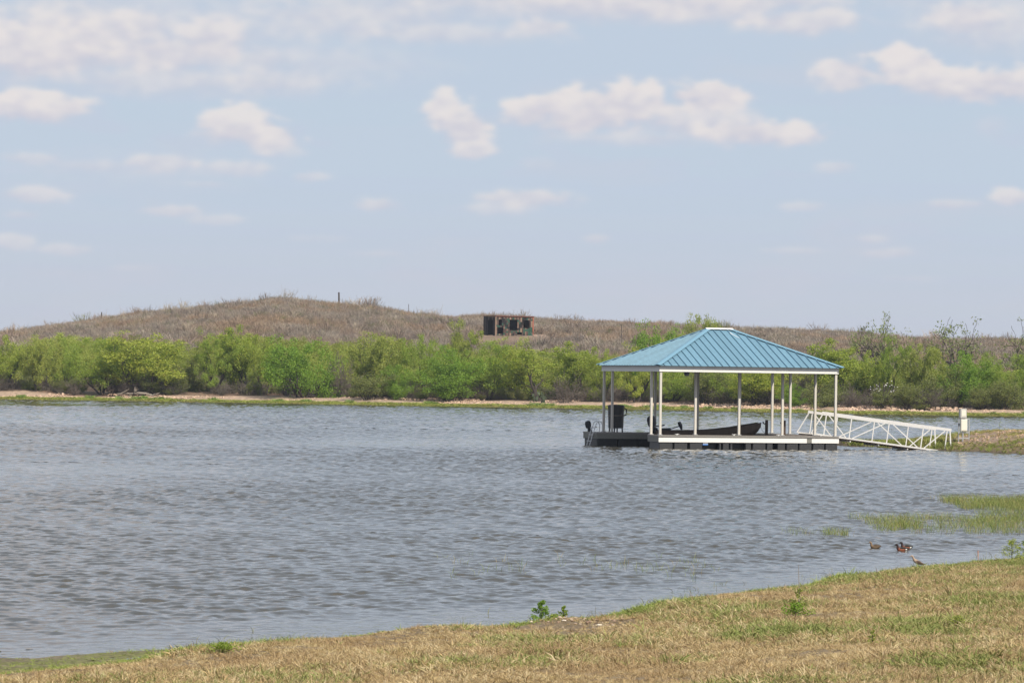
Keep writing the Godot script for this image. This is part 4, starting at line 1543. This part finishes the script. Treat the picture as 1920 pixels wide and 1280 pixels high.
	t1.box(Vector3(-2.35, 0.87, 0.45), Vector3(0.5, 0.12, 0.16), Basis(Vector3(0, 0, 1), 0.05), 0.02)
	part(tm, "mount", t1, M.motor)

# ---------------------------------------------------------------- gangway and pedestal
func build_gangway() -> void:
	var g := thing("gangway", "white aluminium truss gangway sloping from the dock down to the spit", "gangway")
	var b0 := Vector3(14.80, 0.70, -162.75)
	var dir := Vector3(6.62, -0.80, 0.62)
	var L := dir.length()
	dir /= L
	var up := Vector3(-dir.y * dir.x, dir.x * dir.x + dir.z * dir.z, -dir.y * dir.z).normalized()
	var off := Vector3(-0.56, 0.02, -1.45)
	var high := 1.10
	var top0 := 0.26
	for s in 2:
		var o := b0 + off * s
		var tr := Node3D.new()
		tr.name = "truss"
		g.add_child(tr, true)
		var at := func(x: float, y: float) -> Vector3:
			return o + dir * x + up * y
		var rod := func(called: String, p: Vector3, q: Vector3, w: float, h: float) -> void:
			var mb := MB.new()
			mb.bar(p, q, w, h)
			part(tr, called, mb, M.alu)
		rod.call("top_chord", at.call(top0, high), at.call(L - 0.12, high), 0.07, 0.13)
		rod.call("bottom_chord", at.call(-0.1, 0.02), at.call(L * 0.985, 0.02), 0.07, 0.08)
		rod.call("end_brace", at.call(-0.14, 0.02), at.call(top0 + 0.06, high - 0.03), 0.055, 0.055)
		var xs := [0.48, 1.72, 3.55, 5.22, 6.38]
		for x in xs:
			rod.call("upright", at.call(x, 0.06), at.call(x, high - 0.06), 0.05, 0.05)
		rod.call("end_post", at.call(L - 0.18, high - 0.05), at.call(L + 0.02, -0.06), 0.055, 0.055)
		rod.call("diagonal", at.call(0.60, high - 0.08), at.call(1.55, 0.06), 0.05, 0.05)
		rod.call("diagonal", at.call(1.88, 0.06), at.call(3.40, high - 0.08), 0.05, 0.05)
		rod.call("diagonal", at.call(3.72, high - 0.08), at.call(5.05, 0.06), 0.05, 0.05)
		rod.call("diagonal", at.call(5.38, 0.06), at.call(6.28, high - 0.08), 0.05, 0.05)
	# walkway boards, weathered dark
	var n := 44
	var deck := MB.new()
	for i in n:
		var x := 0.02 + (L - 0.2) * i / n
		var p := b0 + dir * x + up * -0.035 - off * 0.02
		deck.bar(p, p + off * 1.04, (L - 0.2) / n - 0.012, 0.05)
	part(g, "walkway_boards", deck, M.wood)
	for i in 5:
		var mb := MB.new()
		var p := b0 + dir * (0.4 + i * 1.4) + up * -0.10
		mb.bar(p, p + off, 0.06, 0.08)
		part(g, "cross_beam", mb, M.alu)

func build_pedestal() -> void:
	var y := spit_h(22.2, -163.5)
	var p := thing("electrical_pedestal", "grey electrical boxes on a pipe frame standing on the spit", "electrical box", Vector3(22.2, y, -163.5), 0.25)
	for x in [-0.25, 0.30]:
		var mb := MB.new()
		mb.tube([Vector3(x, -0.2, 0), Vector3(x, 1.14, 0)], [0.03, 0.03], 8)
		part(p, "frame_leg", mb, M.galv)
	for h in [1.11, 0.44, 0.16]:
		var mb := MB.new()
		mb.bar(Vector3(-0.27, h, 0.0), Vector3(0.32, h, 0.0), 0.05, 0.055)
		part(p, "crossbar", mb, M.galv)
	var mb := MB.new()
	mb.tube([Vector3(-0.02, -0.2, -0.02), Vector3(-0.02, 0.55, -0.02)], [0.045, 0.045], 9)
	part(p, "conduit", mb, M.galv)
	mb = MB.new()
	mb.box(Vector3(-0.05, 1.37, 0.02), Vector3(0.33, 0.46, 0.24), Basis(), 0.015)
	var u := part(p, "meter_box", mb, M.grey_box)
	mb = MB.new()
	mb.box(Vector3(-0.05, 1.38, 0.145), Vector3(0.22, 0.30, 0.02), Basis(), 0.006)
	part(u, "cover_plate", mb, M.tan_box)
	mb = MB.new()
	mb.box(Vector3(-0.01, 0.80, 0.05), Vector3(0.33, 0.58, 0.16), Basis(), 0.012)
	var l := part(p, "breaker_box", mb, M.tan_box)
	mb = MB.new()
	mb.box(Vector3(-0.01, 0.80, 0.135), Vector3(0.27, 0.50, 0.012), Basis(), 0.004)
	part(l, "door", mb, M.tan_box)
	mb = MB.new()
	mb.box(Vector3(-0.245, 0.82, 0.03), Vector3(0.05, 0.14, 0.08), Basis(), 0.008)
	part(p, "outlet", mb, M.motor)
	mb = MB.new()
	mb.tube([Vector3(-0.22, 0.40, 0.03), Vector3(-0.32, 0.26, 0.08), Vector3(-0.48, 0.08, 0.12), Vector3(-0.75, 0.03, 0.2), Vector3(-1.2, -0.02, 0.4)], [0.012, 0.012, 0.012, 0.012, 0.012], 5)
	part(p, "cable", mb, M.motor)
	# a leafy weed behind it on the spit
	weed(Vector3(23.9, spit_h(23.9, -163.0), -163.0), 0.75, 0.30, 90, M.leaf[1], "pale green weed on the spit right of the pedestal", 31)

# ---------------------------------------------------------------- shack, posts, logs, pear
func build_shack() -> void:
	var d := 485.0
	var x := -0.55
	var s := thing("camo_shack", "derelict camouflage-painted shack with open windows on the hillside", "shack", Vector3(x, far_h(x, d) - 0.15, -d), deg_to_rad(-33.0 + 66.0))
	# local: front along x at z = +1.6, left end at x = -3.25
	var W := 6.4
	var D := 3.1
	var H := 3.0
	var tones := [Color(0.165, 0.11, 0.085), Color(0.07, 0.045, 0.037), Color(0.022, 0.07, 0.048), Color(0.012, 0.011, 0.011), Color(0.25, 0.175, 0.13)]
	var fr := Node3D.new()
	fr.name = "front_wall"
	s.add_child(fr, true)
	# openings in the front: [x0, x1, y0, y1] from the left lower corner
	var holes := [[0.40, 0.95, 1.65, 2.55], [0.25, 1.2, 0.45, 1.40], [2.35, 3.60, 1.0, 2.55], [4.75, 5.95, 1.35, 2.50], [3.75, 4.6, 0.30, 0.75]]
	rng.seed = 5
	var n := 24
	for i in n:
		var a := W * i / n
		var b := W * (i + 1) / n - 0.02
		var mid := (a + b) / 2
		var cut := [0.0]
		for h in holes:
			if mid > h[0] and mid < h[1]:
				cut.append(h[2]); cut.append(h[3])
		cut.sort()
		cut.append(H - rng.randf_range(0.05, 0.14))
		var k := 0
		while k < cut.size() - 1:
			var mb := MB.new()
			var y: float = cut[k]
			while y < cut[k + 1] - 0.01:
				var e: float = minf(y + 0.30, cut[k + 1])
				var f := 0.0
				# painted bands: a dark V to each side of the middle window
				var v1 := absf((mid - 1.75) * 1.55 + (y - 1.75)) < 0.42 and y > 0.9
				var v2 := absf((mid - 4.45) * -1.55 + (y - 1.75)) < 0.42 and y > 0.9
				f = nz.get_noise_2d(mid * 38.0, y * 30.0)
				var c: Color = tones[[0, 1, 4, 1, 3, 0, 1][i % 7]]
				if f > 0.16:
					c = tones[2]
				elif f < -0.22:
					c = tones[1]
				if mid > 5.7 and y < 1.3:
					c = tones[2]
				if v1 or v2:
					c = tones[3]
				mb.col = c * rng.randf_range(0.9, 1.1)
				mb.box(Vector3(mid - W / 2, (y + e) / 2, D / 2 + rng.randf_range(-0.008, 0.008)), Vector3(b - a, e - y, 0.03))
				y = e
			k += 2
			part(fr, "plank", mb, M.painted)
	var red := Color(0.36, 0.10, 0.06)
	var add := func(called: String, o: Vector3, size: Vector3, c: Color) -> void:
		var mb := MB.new()
		mb.col = c
		mb.box(o, size)
		part(s, called, mb, M.painted)
	add.call("top_rail", Vector3(0.05, H - 0.03, D / 2 + 0.03), Vector3(W + 0.3, 0.10, 0.06), Color(0.42, 0.17, 0.12))
	add.call("corner_post", Vector3(W / 2 + 0.03, H / 2, D / 2 + 0.02), Vector3(0.14, H, 0.14), red)
	add.call("corner_post", Vector3(-W / 2 - 0.03, H / 2, D / 2 + 0.02), Vector3(0.16, H, 0.14), tones[4])
	add.call("corner_post", Vector3(-W / 2, H / 2, -D / 2), Vector3(0.16, H, 0.14), tones[3])
	add.call("bottom_rail", Vector3(0, 0.06, D / 2 + 0.03), Vector3(W, 0.12, 0.06), tones[1])
	add.call("roof", Vector3(0, H + 0.06, 0), Vector3(W + 0.35, 0.07, D + 0.4), Color(0.20, 0.085, 0.06))
	add.call("floor", Vector3(0, 0.1, 0), Vector3(W - 0.1, 0.1, D - 0.1), tones[1])
	add.call("back_wall", Vector3(0, H / 2, -D / 2), Vector3(W, H - 0.05, 0.04), tones[3])  # interior shade painted in: near-black wall and dark floor behind the openings
	add.call("end_wall", Vector3(W / 2, H / 2, 0), Vector3(0.04, H - 0.05, D - 0.1), tones[1])
	# left end with a doorway, its shade painted into near-black planks
	var le := Node3D.new()
	le.name = "left_end"
	s.add_child(le, true)
	for i in 9:
		var z := -D / 2 + 0.2 + i * 0.335
		var mb := MB.new()
		mb.col = (tones[3] if i % 3 else Color(0.07, 0.06, 0.05))
		var low := 0.0 if i < 3 or i > 6 else 2.45
		mb.box(Vector3(-W / 2, (H - 0.08 + low) / 2, z), Vector3(0.03, H - 0.08 - low, 0.315))
		part(le, "plank", mb, M.painted)
	# hillside posts
	for q in [[-28.77, -552.0, 2.9, 0.16, "tall dark wooden post on the crest of the hill"], [-67.16, -545.0, 1.9, 0.11, "short leaning post on the hill's left shoulder"], [-22.85, -550.0, 2.4, 0.06, "thin post right of the tall hilltop post"], [-17.07, -548.0, 2.2, 0.05, "thin post further down the right slope of the hill"], [15.4, -470.0, 3.2, 0.06, "thin pole on the hillside left above the blue roof"]]:
		var mb := MB.new()
		mb.tube([Vector3(0, -0.3, 0), Vector3(0.02, q[2] * 0.5, 0), Vector3(-0.02, q[2], 0)], [q[3], q[3] * 0.95, q[3] * 0.85], 7)
		mb.tube([Vector3(-0.02, q[2], 0), Vector3(-0.02, q[2] + 0.06, 0)], [q[3] * 0.95, q[3] * 0.6], 7)
		single("wooden_post", mb, M.old_post, q[4], "post", Vector3(q[0], far_h(q[0], -q[1]), q[1]), 0.0, "posts on the hill")
	# dark fallen trunk by the track
	var fx := 18.6
	var lg := MB.new()
	lg.tube([Vector3(-0.6, 0.5, 0), Vector3(-0.3, 0.62, 0.05), Vector3(0.3, 0.6, 0), Vector3(0.9, 0.8, 0), Vector3(1.7, 0.85, 0.1)], [0.14, 0.2, 0.17, 0.12, 0.05], 8)
	lg.tube([Vector3(-0.4, -0.1, 0.1), Vector3(-0.35, 0.55, 0.05)], [0.13, 0.12], 7)
	lg.tube([Vector3(0.3, 0.6, 0), Vector3(0.5, 0.2, 0.2), Vector3(0.5, -0.1, 0.3)], [0.08, 0.07, 0.06], 6)
	single("fallen_trunk", lg, M.bark, "dark broken trunk on the hillside above the roof's left slope", "log", Vector3(fx, far_h(fx, 470.0) + 0.3, -470.0))

func build_bank_things() -> void:
	# driftwood
	var x := -42.2
	var d := 375.2
	rng.seed = 66
	var dl := thing("driftwood_pile", "pile of bleached dead logs under the broad mesquite", "driftwood", Vector3(x, far_h(x, d), -d))
	for i in 11:
		var mb := MB.new()
		var c := Vector3(rng.randf_range(-1.9, 2.1), rng.randf_range(0.1, 0.45), rng.randf_range(-0.5, 0.5))
		var t := Vector3(rng.randf_range(0.6, 1.0), rng.randf_range(-0.15, 0.5), rng.randf_range(-0.4, 0.4)).normalized() * rng.randf_range(0.5, 1.3)
		if i % 3 == 0:
			t.x = -t.x
		var r := rng.randf_range(0.05, 0.16)
		mb.tube([c - t, c + Vector3(0, 0.06, 0), c + t * 0.7, c + t * 1.1], [r, r * 0.9, r * 0.7, r * 0.3], 7)
		part(dl, "log", mb, M.drift if i % 4 else M.bark)
	var rt := MB.new()
	for i in 7:
		var a := rng.randf_range(0.2, 2.6)
		rt.tube([Vector3(-0.2, 0.5, 0.1), Vector3(-0.2 + cos(a) * 0.35, 0.55 + sin(a) * 0.3, 0.1), Vector3(-0.2 + cos(a) * 0.6, 0.6 + sin(a) * 0.5, rng.randf_range(-0.2, 0.3))], [0.08, 0.05, 0.015], 6)
	part(dl, "root_crown", rt, M.drift)
	# prickly pear
	var px := 3.0
	var pd := 361.2
	var pp := thing("prickly_pear", "grey-green prickly pear at the foot of the wide mesquite", "cactus", Vector3(px, far_h(px, pd), -pd))
	for i in 30:
		var a := rng.randf() * TAU
		var r := rng.randf() * 1.0
		var o := Vector3(cos(a) * r * 1.1, rng.randf_range(0.15, 1.15) * (1.1 - 0.5 * r), sin(a) * r * 0.6)
		var b := Basis.from_euler(Vector3(rng.randf_range(-0.5, 0.5), rng.randf() * TAU, rng.randf_range(-0.5, 0.5)))
		var mb := MB.new()
		mb.tube([o - b.y * 0.19, o - b.y * 0.13, o, o + b.y * 0.13, o + b.y * 0.19], [Vector2(0.05, 0.025), Vector2(0.11, 0.035), Vector2(0.15, 0.04), Vector2(0.11, 0.035), Vector2(0.03, 0.02)], 9, b.x)
		part(pp, "pad", mb, M.pear)
	# dark snag with white specks
	var sx := 37.7
	var sd := 340.6
	var sn := thing("white_specked_snag", "dark bare branches dotted with white patches above the far gravel", "dead branches", Vector3(sx, far_h(sx, sd), -sd))
	var wood := MB.new()
	wood.col = Color(0.05, 0.04, 0.036)
	var specks := []
	rng.seed = 71
	for i in 9:
		var a := lerpf(-1.2, 1.3, i / 8.0)
		var p := Vector3(0.3, 0.3, 0)
		var q := p + Vector3(sin(a) * 1.3, 1.5 + cos(a) * 0.9, rng.randf_range(-0.6, 0.6))
		var m := p.lerp(q, 0.5) + rand_dir() * 0.18
		wood.tube([p, m, q], [0.10, 0.075, 0.045], 5)
		for j in 4:
			var f := m.lerp(q, rng.randf_range(0.1, 1.0))
			var e := f + (rand_dir() + Vector3(0.2, 0.3, 0)) * rng.randf_range(0.3, 0.6)
			wood.tube([f, e], [0.03, 0.014], 4)
			if rng.randf() < 0.75:
				specks.append(e)
				if rng.randf() < 0.4:
					specks.append(f)
	part(sn, "branches", wood, M.snag)
	for e in specks:
		var mb := MB.new()
		var r := rng.randf_range(0.03, 0.055)
		mb.tube([e - Vector3(r * 1.4, 0, 0), e - Vector3(r * 0.6, -0.02, 0), e + Vector3(r * 0.6, 0.02, 0), e + Vector3(r * 1.4, -0.02, 0)], [0.012, r, r * 0.8, 0.012], 6)
		part(sn, "white_patch", mb, M.white_label)

func weed(at: Vector3, h: float, half: float, count: int, m: Material, label: String, sd: int, spire := 0.0) -> void:
	rng.seed = sd
	var o := thing("weed_plant", label, "plant", at, 0.0, "weeds on the near side")
	var st := MB.new()
	var lf := MB.new()
	st.tube([Vector3(0, -0.03, 0), Vector3(half * 0.05, h * 0.5, 0), Vector3(-half * 0.05, h, 0)], [0.008, 0.006, 0.003], 6)
	var arms := 9
	for i in arms:
		var f := lerpf(0.08, 0.95, float(i) / (arms - 1))
		var a := i * 2.4
		var l := half * (1.15 - f) * rng.randf_range(0.8, 1.2)
		var p := Vector3(0, h * f * (1.0 - spire), 0)
		var e := p + Vector3(cos(a) * l, l * 0.35, sin(a) * l)
		st.tube([p, e], [0.004, 0.002], 4)
		for j in count * 3 / arms:
			var q := p.lerp(e, rng.randf_range(0.2, 1.05)) + rand_dir() * half * 0.16
			var t := (Vector3(cos(a), 0.2, sin(a)) + rand_dir() * 0.9).normalized()
			var s := t.cross(rand_dir()).normalized()
			var L := rng.randf_range(0.018, 0.034)
			var k := rng.randf_range(0.7, 1.25)
			lf.col = Color(k, k, k)
			lf.quad(q - t * L * 0.5, q + s * L * 0.22, q + t * L * 0.5, q - s * L * 0.22)
	part(o, "stem", st, M.drift if spire > 0.3 else M.bark)
	part(o, "leaves", lf, m)

func build_near_plants() -> void:
	var at := func(x: float, z: float) -> Vector3:
		return Vector3(x, near_h(x, z), z)
	weed(at.call(0.43, -43.75), 0.29, 0.17, 420, M.leaf_deep, "dark green bushy weed at the waterline in the middle", 11)
	weed(at.call(0.73, -44.15), 0.20, 0.10, 170, M.leaf[2], "small green weed just right of the dark bushy one", 12)
	weed(at.call(0.60, -43.9), 0.09, 0.16, 160, M.leaf[0], "low leafy sprig between the two waterline weeds", 13)
	weed(at.call(3.68, -42.3), 0.68, 0.15, 170, M.leaf[3], "tall thin weed with a bare reddish tip on the right bank", 14, 0.45)
	weed(at.call(3.62, -42.1), 0.16, 0.22, 260, M.leaf_deep, "dark green clump at the foot of the tall thin weed", 15)
	weed(at.call(8.95, -59.4), 0.36, 0.26, 330, M.leaf[1], "leafy shrublet at the right edge of the near bank", 16)
	weed(at.call(9.22, -59.6), 0.48, 0.20, 260, M.leaf[0], "taller twiggy shoot beside the shrublet at the right edge", 17, 0.2)
	weed(at.call(-3.20, -37.4), 0.09, 0.20, 200, M.leaf[2], "green clump near the lower left shore", 18)
	weed(at.call(4.0, -36.6), 0.16, 0.08, 60, M.leaf[3], "small yellow-green sprout below the tall thin weed", 19)
	weed(at.call(5.25, -39.0), 0.12, 0.14, 90, M.leaf[3], "green sprout among dry grass on the lower right bank", 20)
	# orange-tipped dry stalk
	var st := MB.new()
	st.tube([Vector3(0, -0.03, 0), Vector3(0.005, 0.12, 0), Vector3(0, 0.26, 0)], [0.006, 0.006, 0.011], 6)
	single("dry_stalk", st, mat(Color(0.45, 0.22, 0.14), 0.9), "single reddish dry stalk on the right bank near the shrublet", "stalk", at.call(8.45, -60.1))
	# pale stones in the bare patch
	var me := pebble(9)
	rng.seed = 31
	var words := ["flat pale stone at the upper edge of the bare patch", "pale stone at the left end of the bare patch", "small pale stone in the middle of the bare patch", "whitish stone at the right end of the bare patch", "tan stone below the dark bushy weed", "brown clod in the bare patch right of the weeds"]
	var spots := [[1.10, -44.5], [0.30, -43.2], [0.72, -42.9], [1.16, -42.4], [0.66, -43.35], [1.03, -42.75]]
	for i in 6:
		var o := MeshInstance3D.new()
		o.name = numbered("bank_stone")
		o.mesh = me
		var m: StandardMaterial3D = mat([Color(0.62, 0.55, 0.45), Color(0.58, 0.50, 0.40), Color(0.60, 0.53, 0.45), Color(0.68, 0.63, 0.54), Color(0.45, 0.35, 0.27), Color(0.22, 0.15, 0.11)][i], 0.9)
		o.material_override = m
		add_child(o)
		var p: Vector3 = at.call(spots[i][0], spots[i][1])
		o.position = p + Vector3(0, 0.012, 0)
		o.rotation.y = i * 1.3
		o.scale = Vector3(0.05, 0.028, 0.035) * rng.randf_range(0.8, 1.2)
		o.set_meta("label", words[i])
		o.set_meta("category", "stone")
		o.set_meta("group", "stones in the bare patch")

# ---------------------------------------------------------------- birds
func duck(at: Vector3, turn: float, hen: bool, label: String) -> void:
	var o := thing("duck", label, "duck", at, turn, "ducks swimming off the right bank")
	o.scale = Vector3.ONE * (0.82 if hen else 0.9)
	# spine from the tail (+x) to the bill (-x); the whole bird is one continuous surface
	var pts := [[0.150, 0.060], [0.125, 0.052], [0.085, 0.040], [0.03, 0.030], [-0.03, 0.028], [-0.075, 0.040], [-0.095, 0.070], [-0.098, 0.100], [-0.103, 0.128], [-0.118, 0.142], [-0.136, 0.138], [-0.150, 0.130], [-0.165, 0.125], [-0.182, 0.121], [-0.188, 0.120]]
	var rad := [Vector2(0.010, 0.004), Vector2(0.030, 0.016), Vector2(0.048, 0.036), Vector2(0.058, 0.050), Vector2(0.056, 0.050), Vector2(0.044, 0.045), Vector2(0.027, 0.034), Vector2(0.021, 0.024), Vector2(0.023, 0.024), Vector2(0.026, 0.027), Vector2(0.022, 0.023), Vector2(0.012, 0.012), Vector2(0.010, 0.006), Vector2(0.011, 0.005), Vector2(0.005, 0.003)]
	var brown := Color(0.17, 0.115, 0.07)
	var cin := Color(0.21, 0.062, 0.026)
	var blk := Color(0.012, 0.011, 0.012)
	var cols := []
	for i in pts.size():
		var c: Color
		if hen:
			c = brown * (1.15 if i > 5 and i < 11 else 0.8)
			if i >= 11:
				c = Color(0.05, 0.045, 0.04)
			if i < 2:
				c = brown * 0.5
		else:
			c = blk if i < 3 else (cin if i < 6 else (Color(0.05, 0.022, 0.02) if i < 8 else blk))
		cols.append(c)
	var p3 := []
	for q in pts:
		p3.append(Vector3(q[0], q[1], 0))
	var mb := MB.new()
	mb.tube(p3, rad, 14, Vector3(0, 0, 1), cols)
	part(o, "body", mb, M.feather)
	for s in [-1.0, 1.0]:
		mb = MB.new()
		mb.col = brown * 0.45 if hen else blk * 1.5
		mb.tube([Vector3(-0.05, 0.062, s * 0.040), Vector3(0.0, 0.072, s * 0.046), Vector3(0.06, 0.068, s * 0.040), Vector3(0.135, 0.066, s * 0.014)], [Vector2(0.008, 0.010), Vector2(0.012, 0.024), Vector2(0.012, 0.020), Vector2(0.003, 0.004)], 8, Vector3(0, 0, 1))
		part(o, "wing", mb, M.feather)
		mb = MB.new()
		mb.col = Color(0.35, 0.05, 0.02) if not hen else blk
		mb.lathe(Vector3(-0.124, 0.143, s * 0.0245), [[0.0, -0.003], [0.003, 0.0], [0.0, 0.003]], 6)
		part(o, "eye", mb, M.feather)
	if not hen:
		mb = MB.new()
		mb.col = Color(0.7, 0.7, 0.68)
		for s in [-1.0, 1.0]:
			mb.tube([Vector3(0.066, 0.036, s * 0.046), Vector3(0.086, 0.040, s * 0.043), Vector3(0.104, 0.044, s * 0.036)], [Vector2(0.006, 0.008), Vector2(0.010, 0.016), Vector2(0.006, 0.006)], 8, Vector3(0, 0, 1))
		part(o, "flank_patch", mb, M.feather, "white patch at the rear flank")

func build_birds() -> void:
	duck(Vector3(7.30, -0.005, -66.5), 0.05, true, "brown hen duck swimming alone left of the two dark drakes")
	duck(Vector3(7.72, -0.005, -65.5), 0.0, false, "nearer cinnamon-brown drake with white flank patch and black head")
	duck(Vector3(7.90, -0.005, -66.3), 0.1, false, "farther black-headed drake half hidden behind the other drake")
	var x := 7.25
	var z := -59.2
	var w := thing("wading_bird", "long-legged pale brown wading bird standing at the grassy edge", "bird", Vector3(x, maxf(near_h(x, z), 0.0), z), 0.0)
	var mb := MB.new()
	var pts := []
	for q in [[0.150, 0.085], [0.120, 0.088], [0.075, 0.098], [0.02, 0.118], [-0.03, 0.142], [-0.058, 0.165], [-0.070, 0.190], [-0.078, 0.212], [-0.088, 0.228], [-0.102, 0.231], [-0.116, 0.226], [-0.135, 0.219], [-0.160, 0.210]]:
		pts.append(Vector3(q[0], q[1], 0))
	var pale := Color(0.36, 0.27, 0.20)
	var cols := []
	for i in pts.size():
		cols.append(Color(0.10, 0.075, 0.06) if i < 2 else (Color(0.27, 0.19, 0.14) if i < 4 else (pale if i < 10 else Color(0.20, 0.15, 0.12))))
	mb.tube(pts, [Vector2(0.006, 0.004), Vector2(0.016, 0.010), Vector2(0.030, 0.024), Vector2(0.040, 0.037), Vector2(0.038, 0.036), Vector2(0.027, 0.027), Vector2(0.018, 0.018), Vector2(0.015, 0.015), Vector2(0.017, 0.017), Vector2(0.017, 0.017), Vector2(0.009, 0.010), Vector2(0.004, 0.004), Vector2(0.002, 0.002)], 12, Vector3(0, 0, 1), cols)
	part(w, "body", mb, M.feather)
	for s in [-1.0, 1.0]:
		mb = MB.new()
		mb.col = Color(0.11, 0.075, 0.055)
		mb.tube([Vector3(-0.03, 0.148, s * 0.030), Vector3(0.02, 0.135, s * 0.038), Vector3(0.07, 0.108, s * 0.030), Vector3(0.135, 0.090, s * 0.008)], [Vector2(0.006, 0.010), Vector2(0.010, 0.022), Vector2(0.009, 0.016), Vector2(0.002, 0.003)], 8, Vector3(0, 0, 1))
		part(w, "wing", mb, M.feather)
		mb = MB.new()
		mb.col = Color(0.32, 0.24, 0.17)
		var f: float = 0.012 * s
		mb.tube([Vector3(0.0 + f, 0.11, s * 0.015), Vector3(0.012 + f, 0.06, s * 0.015), Vector3(0.0 + f, 0.004, s * 0.016), Vector3(-0.022 + f, 0.0, s * 0.018)], [0.007, 0.005, 0.004, 0.003], 6)
		part(w, "leg", mb, M.feather)
		mb = MB.new()
		mb.col = Color(0.01, 0.01, 0.01)
		mb.lathe(Vector3(-0.104, 0.233, s * 0.0155), [[0.0, -0.003], [0.003, 0.0], [0.0, 0.003]], 6)
		part(w, "eye", mb, M.feather)

# ---------------------------------------------------------------- build
func _ready() -> void:
	var cam := Camera3D.new()
	cam.name = "camera"
	cam.position = Vector3(0, 3.317, 0)
	cam.rotation_degrees = Vector3(0.601, 0, 0.788)
	cam.fov = 11.686
	cam.near = 0.5
	cam.far = 6000.0
	add_child(cam)
	cam.current = true
	var env := Environment.new()
	env.tonemap_mode = Environment.TONE_MAPPER_LINEAR
	env.tonemap_exposure = 1.12
	env.sdfgi_enabled = true
	env.ssao_enabled = true
	env.ssil_enabled = true
	nz.seed = 4; nz.frequency = 0.05; nz.fractal_octaves = 4
	nl.seed = 9; nl.frequency = 0.03; nl.fractal_octaves = 3
	build_sky(env)
	var we := WorldEnvironment.new()
	we.name = "environment"
	env.fog_enabled = true
	env.fog_density = 0.00012
	env.fog_light_color = Color(0.80, 0.86, 0.95)
	we.environment = env
	add_child(we)
	var sun := DirectionalLight3D.new()
	sun.name = "sun"
	sun.light_energy = 1.5
	sun.light_color = Color(1.0, 0.955, 0.88)
	sun.light_angular_distance = 0.5
	sun.shadow_enabled = true
	add_child(sun)
	var to_sun := Vector3(sin(deg_to_rad(37.0)) * cos(deg_to_rad(43.0)), sin(deg_to_rad(43.0)), cos(deg_to_rad(37.0)) * cos(deg_to_rad(43.0)))
	sun.look_at_from_position(to_sun * 100.0, Vector3.ZERO)
	rng.seed = 1
	make_materials()
	build_land()
	build_water()
	build_trees()
	build_brush()
	build_dock()
	build_gangway()
	build_pedestal()
	build_shack()
	build_dock_things()
	build_bank_things()
	build_grass()
	build_stones()
	build_near_plants()
	build_birds()
